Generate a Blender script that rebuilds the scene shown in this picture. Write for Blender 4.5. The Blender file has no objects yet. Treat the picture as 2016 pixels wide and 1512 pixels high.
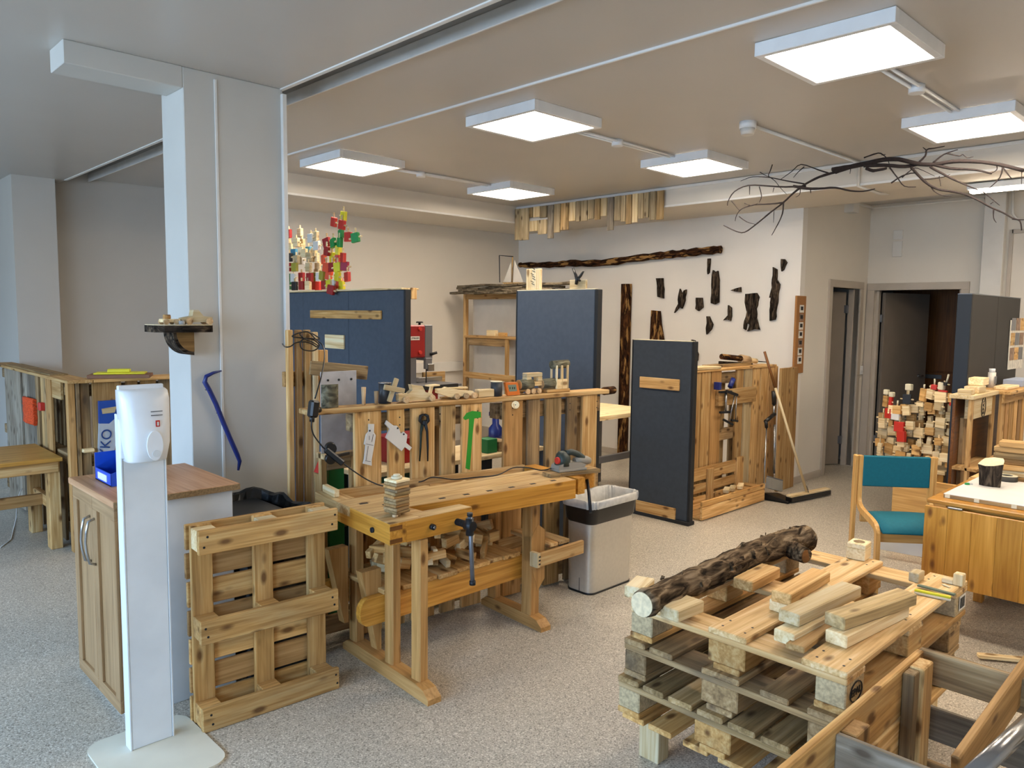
import bpy, math, random
import numpy as np
from mathutils import Vector, Matrix
random.seed(7)
R = random.random
PI = math.pi
SC = bpy.context.scene
COL = SC.collection

# ------------------------------------------------------------------ camera
FPX = 1507.0; YAW = math.radians(44.27); PIT = math.radians(5.11); ROLL = math.radians(.647); EYE = 1.68
_cy, _sy, _cp, _sp = math.cos(YAW), math.sin(YAW), math.cos(PIT), math.sin(PIT)
FW = Vector((_sy*_cp, _cy*_cp, -_sp)); _r = Vector((_cy, -_sy, 0)); _u = _r.cross(FW)
RT = _r*math.cos(ROLL)+_u*math.sin(ROLL); UP = -_r*math.sin(ROLL)+_u*math.cos(ROLL)
cam = bpy.data.cameras.new('camera'); co = bpy.data.objects.new('camera', cam); COL.objects.link(co)
cam.sensor_width = 36; cam.lens = FPX/2016*36; cam.clip_start = .05; cam.clip_end = 100
mw = Matrix.Identity(4)
for i in range(3):
    mw[i][0] = RT[i]; mw[i][1] = UP[i]; mw[i][2] = -FW[i]
mw[2][3] = EYE
co.matrix_world = mw
SC.camera = co

# ------------------------------------------------------------------ world, light, exposure
SC.view_settings.view_transform = 'Standard'; SC.view_settings.look = 'None'
SC.view_settings.gamma = 1; SC.view_settings.use_curve_mapping = False
SC.view_settings.exposure = 1.2
LAMP_STRENGTH = 12.5; SKY_STRENGTH = 8.0
wd = bpy.data.worlds.new('sky'); SC.world = wd; wd.use_nodes = True
nt = wd.node_tree; bg = nt.nodes['Background']
tc = nt.nodes.new('ShaderNodeTexCoord'); sx = nt.nodes.new('ShaderNodeSeparateXYZ'); rp = nt.nodes.new('ShaderNodeValToRGB')
nt.links.new(tc.outputs['Generated'], sx.inputs[0]); nt.links.new(sx.outputs[2], rp.inputs[0]); nt.links.new(rp.outputs[0], bg.inputs[0])
rp.color_ramp.elements[0].position = 0.0; rp.color_ramp.elements[0].color = (.30, .40, .52, 1)
rp.color_ramp.elements[1].position = .25; rp.color_ramp.elements[1].color = (.44, .67, 1.0, 1)
bg.inputs[1].default_value = SKY_STRENGTH
for (y0, y1) in ((-1.6, 1.0), (1.6, 4.2), (4.8, 7.4)):       # light portals filling the three window openings
    l = bpy.data.lights.new('window_portal', 'AREA'); l.shape = 'RECTANGLE'; l.size = y1-y0; l.size_y = 1.5
    l.cycles.is_portal = True
    o = bpy.data.objects.new('window_portal', l); COL.objects.link(o)
    o.location = (-3.02, (y0+y1)/2, 1.75); o.rotation_euler = (PI/2, 0, -PI/2)

# ------------------------------------------------------------------ pixel -> point helpers (photo 2016x1512)
def ray(px, py): return FW + RT*((px-1008)/FPX) - UP*((py-756)/FPX)
def P(px, py, x=None, y=None, z=None):
    d = ray(px, py)
    t = x/d.x if x is not None else (y/d.y if y is not None else (z-EYE)/d.z)
    return Vector((0, 0, EYE))+d*t
def PV(px, py, a, b):
    "point seen at a pixel on the upright plane through a and b"
    n = Vector((-(b[1]-a[1]), b[0]-a[0], 0)); o = Vector((0, 0, EYE)); d = ray(px, py)
    return o+d*((Vector((a[0], a[1], 0))-o).dot(n)/d.dot(n))

# ------------------------------------------------------------------ materials
def lin(h):
    h = h.lstrip('#'); c = [int(h[i:i+2], 16)/255 for i in (0, 2, 4)]
    return tuple((v/12.92 if v <= .04045 else ((v+.055)/1.055)**2.4) for v in c)+(1,)
def base(name, rough=.6, metal=0, spec=.5):
    m = bpy.data.materials.new(name); m.use_nodes = True
    b = m.node_tree.nodes['Principled BSDF']; b.inputs['Roughness'].default_value = rough
    b.inputs['Metallic'].default_value = metal; b.inputs['Specular IOR Level'].default_value = spec
    return m, m.node_tree, b
def N(nt, t, **k):
    n = nt.nodes.new(t)
    for a, v in k.items():
        if a.startswith('i_'): n.inputs[a[2:].replace('_', ' ')].default_value = v
        else: setattr(n, a, v)
    return n
def objcoord(nt, scale, rnd=True):
    tc = N(nt, 'ShaderNodeTexCoord'); mp = N(nt, 'ShaderNodeMapping'); mp.inputs['Scale'].default_value = scale
    nt.links.new(tc.outputs['Object'], mp.inputs['Vector'])
    if rnd:
        oi = N(nt, 'ShaderNodeObjectInfo'); mu = N(nt, 'ShaderNodeVectorMath', operation='SCALE'); mu.inputs[0].default_value = (17, 31, 23)
        nt.links.new(oi.outputs['Random'], mu.inputs['Scale']); nt.links.new(mu.outputs[0], mp.inputs['Location'])
        return mp, oi
    return mp, None
def ramp(nt, src, cols, pos=None):
    r = N(nt, 'ShaderNodeValToRGB'); e = r.color_ramp.elements
    while len(e) < len(cols): e.new(.5)
    for i, c in enumerate(cols):
        e[i].position = pos[i] if pos else i/(len(cols)-1); e[i].color = lin(c) if isinstance(c, str) else c
    nt.links.new(src, r.inputs[0]); return r
def bump(nt, b, src, s, d=.01):
    bp = N(nt, 'ShaderNodeBump'); bp.inputs['Strength'].default_value = s; bp.inputs['Distance'].default_value = d
    nt.links.new(src, bp.inputs['Height']); nt.links.new(bp.outputs[0], b.inputs['Normal'])
def wood(name, dark, mid, light, rough=.65, knots=.75, var=.38, grey=0.0, fine=26, spec=.3):
    m, nt, b = base(name, rough, 0, spec); L = nt.links.new
    mp, oi = objcoord(nt, (1.6, fine, fine))
    n1 = N(nt, 'ShaderNodeTexNoise'); n1.inputs['Scale'].default_value = 1.0; n1.inputs['Detail'].default_value = 3; n1.inputs['Distortion'].default_value = 1.2
    L(mp.outputs[0], n1.inputs[0])
    mpf, _ = objcoord(nt, (3.0, fine*4.2, fine*4.2)); nf = N(nt, 'ShaderNodeTexNoise'); nf.inputs['Scale'].default_value = 1.0; nf.inputs['Detail'].default_value = 2; L(mpf.outputs[0], nf.inputs[0])
    mf = N(nt, 'ShaderNodeMix', data_type='FLOAT'); mf.inputs[0].default_value = .38; L(n1.outputs[0], mf.inputs[2]); L(nf.outputs[0], mf.inputs[3])
    r1 = ramp(nt, mf.outputs[0], [dark, mid, light], [.34, .5, .64])
    mp2, _ = objcoord(nt, (7.5, 17, 17))
    vo = N(nt, 'ShaderNodeTexVoronoi'); vo.inputs['Scale'].default_value = 1; L(mp2.outputs[0], vo.inputs[0])
    sp = N(nt, 'ShaderNodeSeparateColor'); L(vo.outputs['Color'], sp.inputs[0])
    gt = N(nt, 'ShaderNodeMath', operation='GREATER_THAN'); gt.inputs[1].default_value = 1-knots*.8; L(sp.outputs[0], gt.inputs[0])
    k = N(nt, 'ShaderNodeMapRange'); k.inputs['From Min'].default_value = .13; k.inputs['From Max'].default_value = .30; k.inputs['To Min'].default_value = .9; k.inputs['To Max'].default_value = 0
    L(vo.outputs['Distance'], k.inputs[0])
    km = N(nt, 'ShaderNodeMath', operation='MULTIPLY'); L(gt.outputs[0], km.inputs[0]); L(k.outputs[0], km.inputs[1])
    mx = N(nt, 'ShaderNodeMix', data_type='RGBA'); L(km.outputs[0], mx.inputs[0]); L(r1.outputs[0], mx.inputs[6])
    dk = lin(dark); mx.inputs[7].default_value = (dk[0]*.35, dk[1]*.27, dk[2]*.22, 1)
    out = mx.outputs[2]
    if grey:
        mp3, _ = objcoord(nt, (3, 9, 9)); n3 = N(nt, 'ShaderNodeTexNoise'); n3.inputs['Scale'].default_value = 1; n3.inputs['Detail'].default_value = 4; L(mp3.outputs[0], n3.inputs[0])
        r3 = N(nt, 'ShaderNodeMapRange'); r3.inputs['From Min'].default_value = .45; r3.inputs['From Max'].default_value = .68; r3.inputs['To Max'].default_value = grey; L(n3.outputs[0], r3.inputs[0])
        m3 = N(nt, 'ShaderNodeMix', data_type='RGBA'); L(r3.outputs[0], m3.inputs[0]); L(out, m3.inputs[6]); m3.inputs[7].default_value = lin('665643'); out = m3.outputs[2]
    hs = N(nt, 'ShaderNodeHueSaturation'); L(out, hs.inputs['Color'])
    mr = N(nt, 'ShaderNodeMapRange'); mr.inputs['To Min'].default_value = 1-var; mr.inputs['To Max'].default_value = 1+var*.5; L(oi.outputs['Random'], mr.inputs[0]); L(mr.outputs[0], hs.inputs['Value'])
    L(hs.outputs[0], b.inputs['Base Color']); bump(nt, b, n1.outputs[0], .25, .003)
    return m
def plain(name, col, rough=.6, metal=0, noise=0, sc=6, spec=.5, trans=0):
    m, nt, b = base(name, rough, metal, spec); c = lin(col)
    b.inputs['Base Color'].default_value = c
    tcx = N(nt, 'ShaderNodeTexCoord'); n = N(nt, 'ShaderNodeTexNoise'); n.inputs['Scale'].default_value = sc; n.inputs['Detail'].default_value = 4
    nt.links.new(tcx.outputs['Object'], n.inputs[0]); k = 1-(noise or .04); k2 = 1+(noise or .04)
    r = ramp(nt, n.outputs[0], [(c[0]*k, c[1]*k, c[2]*k, 1), (min(1, c[0]*k2), min(1, c[1]*k2), min(1, c[2]*k2), 1)], [.35, .65])
    nt.links.new(r.outputs[0], b.inputs['Base Color'])
    if trans: b.inputs['Transmission Weight'].default_value = trans
    return m
def barkmat(name, a, bcol, c, patch=None):
    m, nt, b = base(name, .95, 0, .1); L = nt.links.new
    mp, oi = objcoord(nt, (9, 34, 34)); n = N(nt, 'ShaderNodeTexNoise'); n.inputs['Scale'].default_value = 1; n.inputs['Detail'].default_value = 6; n.inputs['Distortion'].default_value = 1; L(mp.outputs[0], n.inputs[0])
    r = ramp(nt, n.outputs[0], [a, bcol, c], [.36, .52, .68]); out = r.outputs[0]
    if patch:
        mp2, _ = objcoord(nt, (5, 22, 22)); n2 = N(nt, 'ShaderNodeTexNoise'); n2.inputs['Scale'].default_value = 1; n2.inputs['Detail'].default_value = 3; L(mp2.outputs[0], n2.inputs[0])
        r2 = ramp(nt, n2.outputs[0], [(0, 0, 0, 1), (1, 1, 1, 1)], [.55, .62]); mx = N(nt, 'ShaderNodeMix', data_type='RGBA'); L(r2.outputs[0], mx.inputs[0]); L(out, mx.inputs[6]); mx.inputs[7].default_value = lin(patch); out = mx.outputs[2]
    L(out, b.inputs['Base Color']); bump(nt, b, n.outputs[0], 1.0, .012)
    return m
def emit(name, col, s):
    m = bpy.data.materials.new(name); m.use_nodes = True; nt = m.node_tree; b = nt.nodes['Principled BSDF']
    b.inputs['Base Color'].default_value = (.8, .8, .8, 1); b.inputs['Emission Color'].default_value = col; b.inputs['Emission Strength'].default_value = s
    return m

pine = wood('pine', '#ad8147', '#d0a468', '#e3c28a', grey=.12)
pine_pale = wood('pale_pine', '#cfae78', '#e8cf9f', '#f2e1ba', knots=.25)
pine_grey = wood('weathered_pine', '#80663f', '#ab8c5c', '#c4a67a', grey=.5)
pallet_new = wood('pallet_pine', '#ab7d42', '#cf9f5e', '#e2bb7c', grey=.3)
pallet_old = wood('pallet_pine_old', '#7d6342', '#a4855a', '#bea075', grey=.7)
grey_wood = wood('silver_wood', '#746a5c', '#958a78', '#ada190', grey=.6)
chip = plain('chipboard_block', 'b5a07a', .9, 0, .22, 90)
yel = wood('varnished_beech', '#a66f26', '#c58a35', '#d69f4a', rough=.35, knots=.1, var=.12, spec=.5)
beech = wood('worn_beech', '#9f7440', '#b98a50', '#c99c62', rough=.5, knots=.1, var=.15)
benchtop = wood('worn_bench_top', '#a07a48', '#c4a06a', '#d9bd8b', rough=.6, knots=.15, var=.05, grey=.3)
knotty = wood('varnished_knotty_pine', '#a96d1e', '#c48a33', '#d79d45', rough=.3, knots=.9, var=.14, spec=.5, fine=16)
birch = wood('birch', '#b98b4e', '#cf9f5c', '#dcb06e', rough=.35, knots=0, var=.06)
turned = wood('turned_wood', '#b08c62', '#cdab80', '#dfc39b', knots=.1)
oakdoor = wood('cabinet_oak', '#8a6b48', '#9e7d57', '#ab8a63', rough=.45, knots=0, var=.03, fine=34)
topwood = wood('cabinet_top_wood', '#a97c54', '#bf9069', '#cba079', rough=.45, knots=0, var=.03)
tabletop = wood('oiled_table_top', '#a8752f', '#c18e42', '#cf9f55', rough=.4, knots=.2, var=.05)
brownwood = wood('brown_cupboard', '#5d3a1c', '#70461f', '#7c5026', rough=.4, knots=0, var=.06)
valance_wood = wood('valance_wood', '#8f7c5c', '#b7a27c', '#cfbb96', grey=.4)
deck_pine = wood('clean_deck_pine', '#b58b55', '#d8b27a', '#e8cb9c', knots=.6, var=.15)
redwood = wood('reddish_plank', '#96703f', '#b08550', '#c29862', knots=.5)
bark = barkmat('dark_bark', '#17130f', '#3a3129', '#6a5a48')
bark_red = barkmat('reddish_bark', '#170d08', '#3a2415', '#5d3b20', patch='#a07a48')
bark_grey = barkmat('grey_bark', '#4b473b', '#716c58', '#8d8873')
bark_log = barkmat('log_bark', '#241c14', '#5f4e3a', '#9c866a')
cutwood = plain('cut_end_wood', 'e3cfa8', .8, 0, .12, 60)
darkbark_board = barkmat('grey_bark_board', '#4d4436', '#6f6350', '#8d806a')
white = plain('white_paint', 'd9d6cf', .6)
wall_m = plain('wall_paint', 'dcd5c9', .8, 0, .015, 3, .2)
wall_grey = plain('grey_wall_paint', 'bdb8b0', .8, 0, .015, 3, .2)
wall_white = plain('white_wall_board', 'e3ded6', .8, 0, .015, 3, .2)
ceil_m = plain('ceiling_paint', 'c0bbb4', .35, 0, .015, 2, .5)
col_m = plain('column_paint', 'c6c4be', .5, 0, .02, 4)
trim_m = plain('white_trim', 'e2e0dc', .4)
doorgrey = plain('grey_door_paint', '7f7468', .5)
framegrey = plain('grey_frame_paint', 'b5aa9b', .5)
blackp = plain('black_plastic', '121213', .35)
bagp = plain('black_bag_plastic', '0e0f11', .25, 0, .3, 20)
clearbag = plain('clear_bag_plastic', 'c3c1ba', .3, 0, .1, 30)
steel = plain('brushed_steel', 'cbc5b8', .38, .55, .03, 50)
greysteel = plain('grey_metal', '73757a', .4, .5)
darkmetal = plain('dark_iron', '2b2d31', .45, .6)
chrome = plain('satin_chrome', 'a7a7a7', .25, .9)
plate_m = plain('scratched_sheet_metal', 'bcbcc0', .45, .35, .1, 14)
whitep = plain('white_plastic', 'e6e8ea', .3)
whitesteel = plain('white_powder_coat', 'd9dcdd', .4)
basecream = plain('cream_powder_coat', 'd9d3bf', .45)
bluep = plain('blue_plastic', '1c4fc4', .3)
bluetool = plain('blue_paint', '1b2a6e', .35)
blueh = plain('blue_saw_handle', '1d4a9e', .35)
panelblue = plain('blue_felt_panel', '545c67', .9, 0, .05, 30, .2)
panelblue2 = plain('slate_felt_panel', '404750', .9, 0, .05, 30, .2)
paneldark = plain('dark_panel_edge', '17191c', .6)
paneledge_blue = plain('navy_panel_edge', '131e2a', .6)
panelblack = plain('charcoal_panel', '34322f', .8)
teal = plain('teal_upholstery', '0f6170', .75, 0, .05, 60, .3)
redp = plain('red_enamel', '8e0f10', .4)
redpaint = plain('red_paint', 'c22f22', .5)
greenp = plain('green_paint', '14713a', .5)
greenbright = plain('bright_green_paint', '1f8f45', .5)
yellowp = plain('yellow_paint', 'd8cf22', .5)
orangey = plain('orange_yarn', 'cc4a1c', .9, 0, .25, 90)
orangep = plain('orange_plastic', 'd9742a', .4)
lcd = plain('display_grey_green', '7d8a78', .2)
ink = plain('black_ink', '1d1a17', .7)
navyink = plain('navy_ink', '123a7a', .6)
cardb = plain('cork_board', '9c6c3c', .9, 0, .1, 120)
paper = plain('white_paper', 'd9d4c8', .8, 0, .15, 25)
photo_p = plain('printed_photo', '8a6d57', .5, 0, .45, 26)
lightblue_c = plain('light_blue_paint', '4b8fae', .5)
sailcloth = plain('sail_cloth', 'b9b4ab', .8)
greenstrip = plain('grey_green_strip', '64705a', .6)
glow = emit('lamp_diffuser', (1.0, .86, .70, 1), LAMP_STRENGTH)
pale_paint = plain('cream_paint', 'd8ceb0', .6)

def floormat():
    m, nt, b = base('speckled_vinyl_floor', .38, 0, .45); L = nt.links.new
    tcx = N(nt, 'ShaderNodeTexCoord'); n = N(nt, 'ShaderNodeTexNoise'); n.inputs['Scale'].default_value = 170; n.inputs['Detail'].default_value = 2; L(tcx.outputs['Object'], n.inputs[0])
    r = ramp(nt, n.outputs[0], ['#756c60', '#b2a999', '#bab09f', '#e6dfd0'], [.32, .44, .57, .69])
    n2 = N(nt, 'ShaderNodeTexNoise'); n2.inputs['Scale'].default_value = 1.3; n2.inputs['Detail'].default_value = 5; L(tcx.outputs['Object'], n2.inputs[0])
    mr = N(nt, 'ShaderNodeMapRange'); mr.inputs['To Min'].default_value = .88; mr.inputs['To Max'].default_value = 1.08; L(n2.outputs[0], mr.inputs[0])
    hs = N(nt, 'ShaderNodeHueSaturation'); L(r.outputs[0], hs.inputs['Color']); L(mr.outputs[0], hs.inputs['Value']); L(hs.outputs[0], b.inputs['Base Color'])
    return m
floor_m = floormat()

# ------------------------------------------------------------------ object helpers
WM = {}
def link(name, me, mat, parent=None, mw=None):
    o = bpy.data.objects.new(name, me); COL.objects.link(o)
    if mat is not None and not me.materials: me.materials.append(mat)
    mw = mw or Matrix.Identity(4)
    WM[o.name] = mw.copy()
    if parent is not None:
        o.parent = parent; o.matrix_basis = WM[parent.name].inverted() @ mw
    else: o.matrix_basis = mw
    return o
def tag(o, label, cat, group=None, kind=None):
    o['label'] = label; o['category'] = cat
    if group: o['group'] = group
    if kind: o['kind'] = kind
    return o
def thing(name, label, cat, loc=(0, 0, 0), rz=0, group=None):
    o = bpy.data.objects.new(name, None); COL.objects.link(o); o.empty_display_size = .1
    m = Matrix.Translation(Vector(loc)) @ Matrix.Rotation(rz, 4, 'Z'); o.matrix_basis = m; WM[o.name] = m
    return tag(o, label, cat, group)
def struct(o): o['kind'] = 'structure'; return o
_cb = {}
def cbox(l, w, t, bev):
    key = (round(l, 4), round(w, 4), round(t, 4), bev)
    if key in _cb: return _cb[key]
    b = min(bev, l*.2, w*.2, t*.2); X, Y, Z = l/2, w/2, t/2
    if b <= 0:
        V = [(sx*X, sy*Y, sz*Z) for sx in (-1, 1) for sy in (-1, 1) for sz in (-1, 1)]
        F = [(0, 1, 3, 2), (4, 6, 7, 5), (0, 4, 5, 1), (2, 3, 7, 6), (0, 2, 6, 4), (1, 5, 7, 3)]
    else:
        V = []; idx = {}
        for sx in (-1, 1):
            for sy in (-1, 1):
                for sz in (-1, 1):
                    for ax in range(3):
                        p = [sx*(X-b), sy*(Y-b), sz*(Z-b)]; p[ax] = (sx*X, sy*Y, sz*Z)[ax]
                        idx[(sx, sy, sz, ax)] = len(V); V.append(tuple(p))
        F = []
        for ax in range(3):
            u, v = [(1, 2), (2, 0), (0, 1)][ax]
            for s in (-1, 1):
                q = []
                for (a, c) in ((-1, -1), (1, -1), (1, 1), (-1, 1)):
                    k = [0, 0, 0]; k[ax] = s; k[u] = a; k[v] = c; q.append(idx[(*k, ax)])
                F.append(tuple(q if s > 0 else q[::-1]))
        for ax in range(3):      # edges running along ax, joining the faces of the other two axes
            u, v = [(1, 2), (2, 0), (0, 1)][ax]
            for a in (-1, 1):
                for c in (-1, 1):
                    def K(s, f):
                        k = [0, 0, 0]; k[ax] = s; k[u] = a; k[v] = c; return idx[(*k, f)]
                    q = [K(-1, u), K(1, u), K(1, v), K(-1, v)]
                    F.append(tuple(q if a*c < 0 else q[::-1]))
        for sx in (-1, 1):
            for sy in (-1, 1):
                for sz in (-1, 1):
                    q = [idx[(sx, sy, sz, a)] for a in range(3)]
                    F.append(tuple(q if sx*sy*sz > 0 else q[::-1]))
    _cb[key] = (V, F); return V, F
_mc = {}
def plank(name, a, b, w, t, mat, parent=None, wd=(0, 0, 1), bev=.003, label=None):
    "box from a to b (centre line), w wide along wd, t thick; local X runs along the grain"
    a = Vector(a); b = Vector(b); l = (b-a).length; X = (b-a)/l; Y = Vector(wd); Y = (Y-X*Y.dot(X)).normalized(); Z = X.cross(Y)
    m = Matrix.Identity(4); c = (a+b)/2
    for i in range(3): m[i][0] = X[i]; m[i][1] = Y[i]; m[i][2] = Z[i]; m[i][3] = c[i]
    key = (round(l, 4), round(w, 4), round(t, 4), bev, mat.name)
    me = _mc.get(key)
    if me is None:
        V, F = cbox(l, w, t, bev); me = bpy.data.meshes.new(name); me.from_pydata(V, [], F); me.materials.append(mat); _mc[key] = me
    o = link(name, me, mat, parent, m)
    if label: o['label'] = label
    return o
def bx(name, x0, x1, y0, y1, z0, z1, mat, parent=None, bev=.003, label=None):
    if x0 > x1: x0, x1 = x1, x0
    if y0 > y1: y0, y1 = y1, y0
    if z0 > z1: z0, z1 = z1, z0
    dx, dy, dz = x1-x0, y1-y0, z1-z0; cx, cy, cz = (x0+x1)/2, (y0+y1)/2, (z0+z1)/2
    if dx >= dy and dx >= dz: return plank(name, (x0, cy, cz), (x1, cy, cz), dy, dz, mat, parent, (0, 1, 0), bev, label)
    if dy >= dz: return plank(name, (cx, y0, cz), (cx, y1, cz), dx, dz, mat, parent, (1, 0, 0), bev, label)
    return plank(name, (cx, cy, z0), (cx, cy, z1), dx, dy, mat, parent, (1, 0, 0), bev, label)
class G:
    "collects shapes in world space and links them as one mesh"
    def __init__(s): s.V = []; s.F = []
    def add(s, V, F): n = len(s.V); s.V += [Vector(v) for v in V]; s.F += [tuple(i+n for i in f) for f in F]; return s
    def box(s, a, b, w, t, wd=(0, 0, 1), bev=.002):
        a = Vector(a); b = Vector(b); l = (b-a).length; X = (b-a)/l; Y = Vector(wd); Y = (Y-X*Y.dot(X)).normalized(); Z = X.cross(Y); c = (a+b)/2
        V, F = cbox(l, w, t, bev); return s.add([c+X*v[0]+Y*v[1]+Z*v[2] for v in V], F)
    def ext(s, x0, x1, y0, y1, z0, z1, bev=0):
        c = ((x0+x1)/2, (y0+y1)/2, (z0+z1)/2); V, F = cbox(abs(x1-x0), abs(y1-y0), abs(z1-z0), bev)
        return s.add([Vector(c)+Vector(v) for v in V], F)
    def tube(s, pts, r, n=10, cap=True, jit=0):
        pts = [Vector(p) for p in pts]; rs = r if isinstance(r, (list, tuple)) else [r]*len(pts)
        V = []; F = []; prev = None
        for i, p in enumerate(pts):
            d = (pts[min(i+1, len(pts)-1)]-pts[max(i-1, 0)]).normalized()
            if prev is None: prev = d.orthogonal().normalized()
            prev = (prev-d*prev.dot(d)).normalized(); q = d.cross(prev)
            for k in range(n):
                a = 2*PI*k/n; rr = rs[i]*(1+jit*(R()-.5)); V.append(p+(prev*math.cos(a)+q*math.sin(a))*rr)
        for i in range(len(pts)-1):
            for k in range(n): F.append((i*n+k, i*n+(k+1) % n, (i+1)*n+(k+1) % n, (i+1)*n+k))
        if cap: F.append(tuple(range(n))[::-1]); F.append(tuple((len(pts)-1)*n+k for k in range(n)))
        return s.add(V, F)
    def prism(s, out, off):
        "polygon of 3-D points pushed by the vector off"
        out = [Vector(p) for p in out]; off = Vector(off); n = len(out)
        F = [tuple(range(n))[::-1], tuple(range(n, 2*n))]+[(i, (i+1) % n, (i+1) % n+n, i+n) for i in range(n)]
        return s.add(out+[p+off for p in out], F)
    def make(s, name, mat, parent=None, smooth=False, origin=None, ax=None):
        lo = Vector([min(v[i] for v in s.V) for i in range(3)]); hi = Vector([max(v[i] for v in s.V) for i in range(3)])
        c = Vector(origin) if origin is not None else (lo+hi)/2; m = Matrix.Translation(c)
        if ax is not None:
            X = Vector(ax).normalized(); Y = X.orthogonal().normalized(); Z = X.cross(Y)
            for i in range(3): m[i][0] = X[i]; m[i][1] = Y[i]; m[i][2] = Z[i]
        mi = m.inverted()
        me = bpy.data.meshes.new(name); me.from_pydata([mi @ v for v in s.V], [], s.F); me.materials.append(mat)
        import bmesh
        bm = bmesh.new(); bm.from_mesh(me); bmesh.ops.recalc_face_normals(bm, faces=bm.faces); bm.to_mesh(me); bm.free()
        if smooth:
            for p in me.polygons: p.use_smooth = len(p.vertices) == 4
        return link(name, me, mat, parent, m)
def cyl(name, a, b, r, mat, parent=None, n=20, r2=None, label=None):
    o = G().tube([a, b], [r, r2 if r2 else r], n).make(name, mat, parent, True, ax=Vector(b)-Vector(a))
    if label: o['label'] = label
    return o
def text(name, s, size, loc, xdir, updir, mat, parent, depth=.0012):
    cu = bpy.data.curves.new(name, 'FONT'); cu.body = s; cu.size = size; cu.extrude = depth; cu.align_x = 'CENTER'; cu.align_y = 'CENTER'
    o = bpy.data.objects.new(name, cu); COL.objects.link(o); dg = bpy.context.evaluated_depsgraph_get()
    me = bpy.data.meshes.new_from_object(o.evaluated_get(dg)); bpy.data.objects.remove(o)
    X = Vector(xdir).normalized(); Y = Vector(updir).normalized(); Z = X.cross(Y); m = Matrix.Identity(4)
    for i in range(3): m[i][0] = X[i]; m[i][1] = Y[i]; m[i][2] = Z[i]; m[i][3] = loc[i]
    me.materials.clear(); me.materials.append(mat); me.name = name
    return link(name, me, mat, parent, m)
def quad(pts): return G().add(pts, [tuple(range(len(pts)))])
# ------------------------------------------------------------------ setting
ZL, ZR = 2.90, 2.97
S = struct
S(bx('floor', -3.2, 11.2, -3.2, 9.8, -.1, 0, floor_m, bev=0))
S(bx('ceiling', -3.2, 2.10, -3.2, 9.8, ZL, ZL+.12, ceil_m, bev=0))
S(bx('ceiling', 2.36, 11.2, -3.2, 9.8, ZR, ZR+.15, ceil_m, bev=0))
S(G().ext(2.08, 2.38, -3.2, 9.8, 3.10, 3.14).ext(2.37, 2.40, -3.2, 9.8, 3.1, 3.12).ext(2.08, 2.1, -3.2, 9.8, 3.0, 3.12).make('trim_1', greysteel))
S(bx('trim_2', 2.085, 2.112, -3.0, 8.19, ZL-.006, ZL+.03, trim_m, bev=.002))
S(bx('trim_3', 2.352, 2.364, -3.0, 8.41, ZR-.03, ZR+.04, trim_m, bev=.002))
S(bx('trim_4', 3.125, 3.14, -3.0, 6.61, ZR-.012, ZR+.01, trim_m, bev=.002))
S(bx('wall_back', 3.6, 7.5, 7.49, 7.6, 0, ZR, wall_m, bev=0))
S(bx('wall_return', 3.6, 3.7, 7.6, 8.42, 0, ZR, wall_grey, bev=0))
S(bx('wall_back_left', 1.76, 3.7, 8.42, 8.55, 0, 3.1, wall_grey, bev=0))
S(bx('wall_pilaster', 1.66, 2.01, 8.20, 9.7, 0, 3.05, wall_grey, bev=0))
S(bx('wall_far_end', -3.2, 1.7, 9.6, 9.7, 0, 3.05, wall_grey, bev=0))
S(bx('wall_right', 7.4, 7.5, 3.5, 7.6, 0, ZR, wall_white, bev=0))
S(G().ext(7.5, 8.13, 3.5, 3.6, 0, ZR).ext(8.87, 9.18, 3.5, 3.6, 0, ZR).ext(8.13, 8.87, 3.5, 3.6, 2.02, ZR).make('wall_return', wall_m))
S(G().ext(9.08, 9.18, -3.2, 2.53, 0, ZR).ext(9.08, 9.18, 3.41, 3.5, 0, ZR).ext(9.08, 9.18, 2.53, 3.41, 2.01, ZR).make('wall_far_right', wall_m))
S(bx('wall_front', -3.2, 9.2, -3.3, -3.2, 0, 3.05, wall_m, bev=0))
# rooms behind the two doors
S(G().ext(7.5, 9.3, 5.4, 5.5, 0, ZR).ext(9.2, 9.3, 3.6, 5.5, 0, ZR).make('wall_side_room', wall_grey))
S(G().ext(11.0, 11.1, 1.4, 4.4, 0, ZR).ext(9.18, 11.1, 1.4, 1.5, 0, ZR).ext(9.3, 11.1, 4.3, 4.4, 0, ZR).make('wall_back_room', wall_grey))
# window wall with three openings
g = G().ext(-3.2, -3.0, -3.2, 9.7, 0, .95).ext(-3.2, -3.0, -3.2, 9.7, 2.55, 3.05)
for a, b in ((-3.2, -1.6), (1.0, 1.6), (4.2, 4.8), (7.4, 9.7)): g.ext(-3.2, -3.0, a, b, .95, 2.55)
S(g.make('wall_left', wall_m))
for i, (y0, y1) in enumerate(((-1.6, 1.0), (1.6, 4.2), (4.8, 7.4))):
    g = G()
    for y in (y0+.03, (y0+y1)/2, y1-.03): g.ext(-3.14, -3.08, y-.03, y+.03, .95, 2.55)
    g.ext(-3.14, -3.08, y0, y1, .95, 1.01).ext(-3.14, -3.08, y0, y1, 2.49, 2.55)
    S(g.make('window_%d' % (i+1), trim_m))
# bulkheads
S(bx('trim_5', 3.1, 6.5, 6.615, 7.5, 2.77, ZR, wall_m, bev=0))
S(bx('trim_6', 6.5, 7.42, -3.2, 7.5, 2.77, ZR, wall_m, bev=0))
S(bx('trim_7', 6.485, 6.5, -3.2, 6.615, ZR-.03, ZR-.005, trim_m, bev=.002))
S(bx('trim_8', 3.1, 6.5, 6.60, 6.615, 2.77, 2.79, trim_m, bev=.002))
S(bx('trim_9', 6.485, 6.5, -3.2, 6.6, 2.77, 2.79, trim_m, bev=.002))
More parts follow.
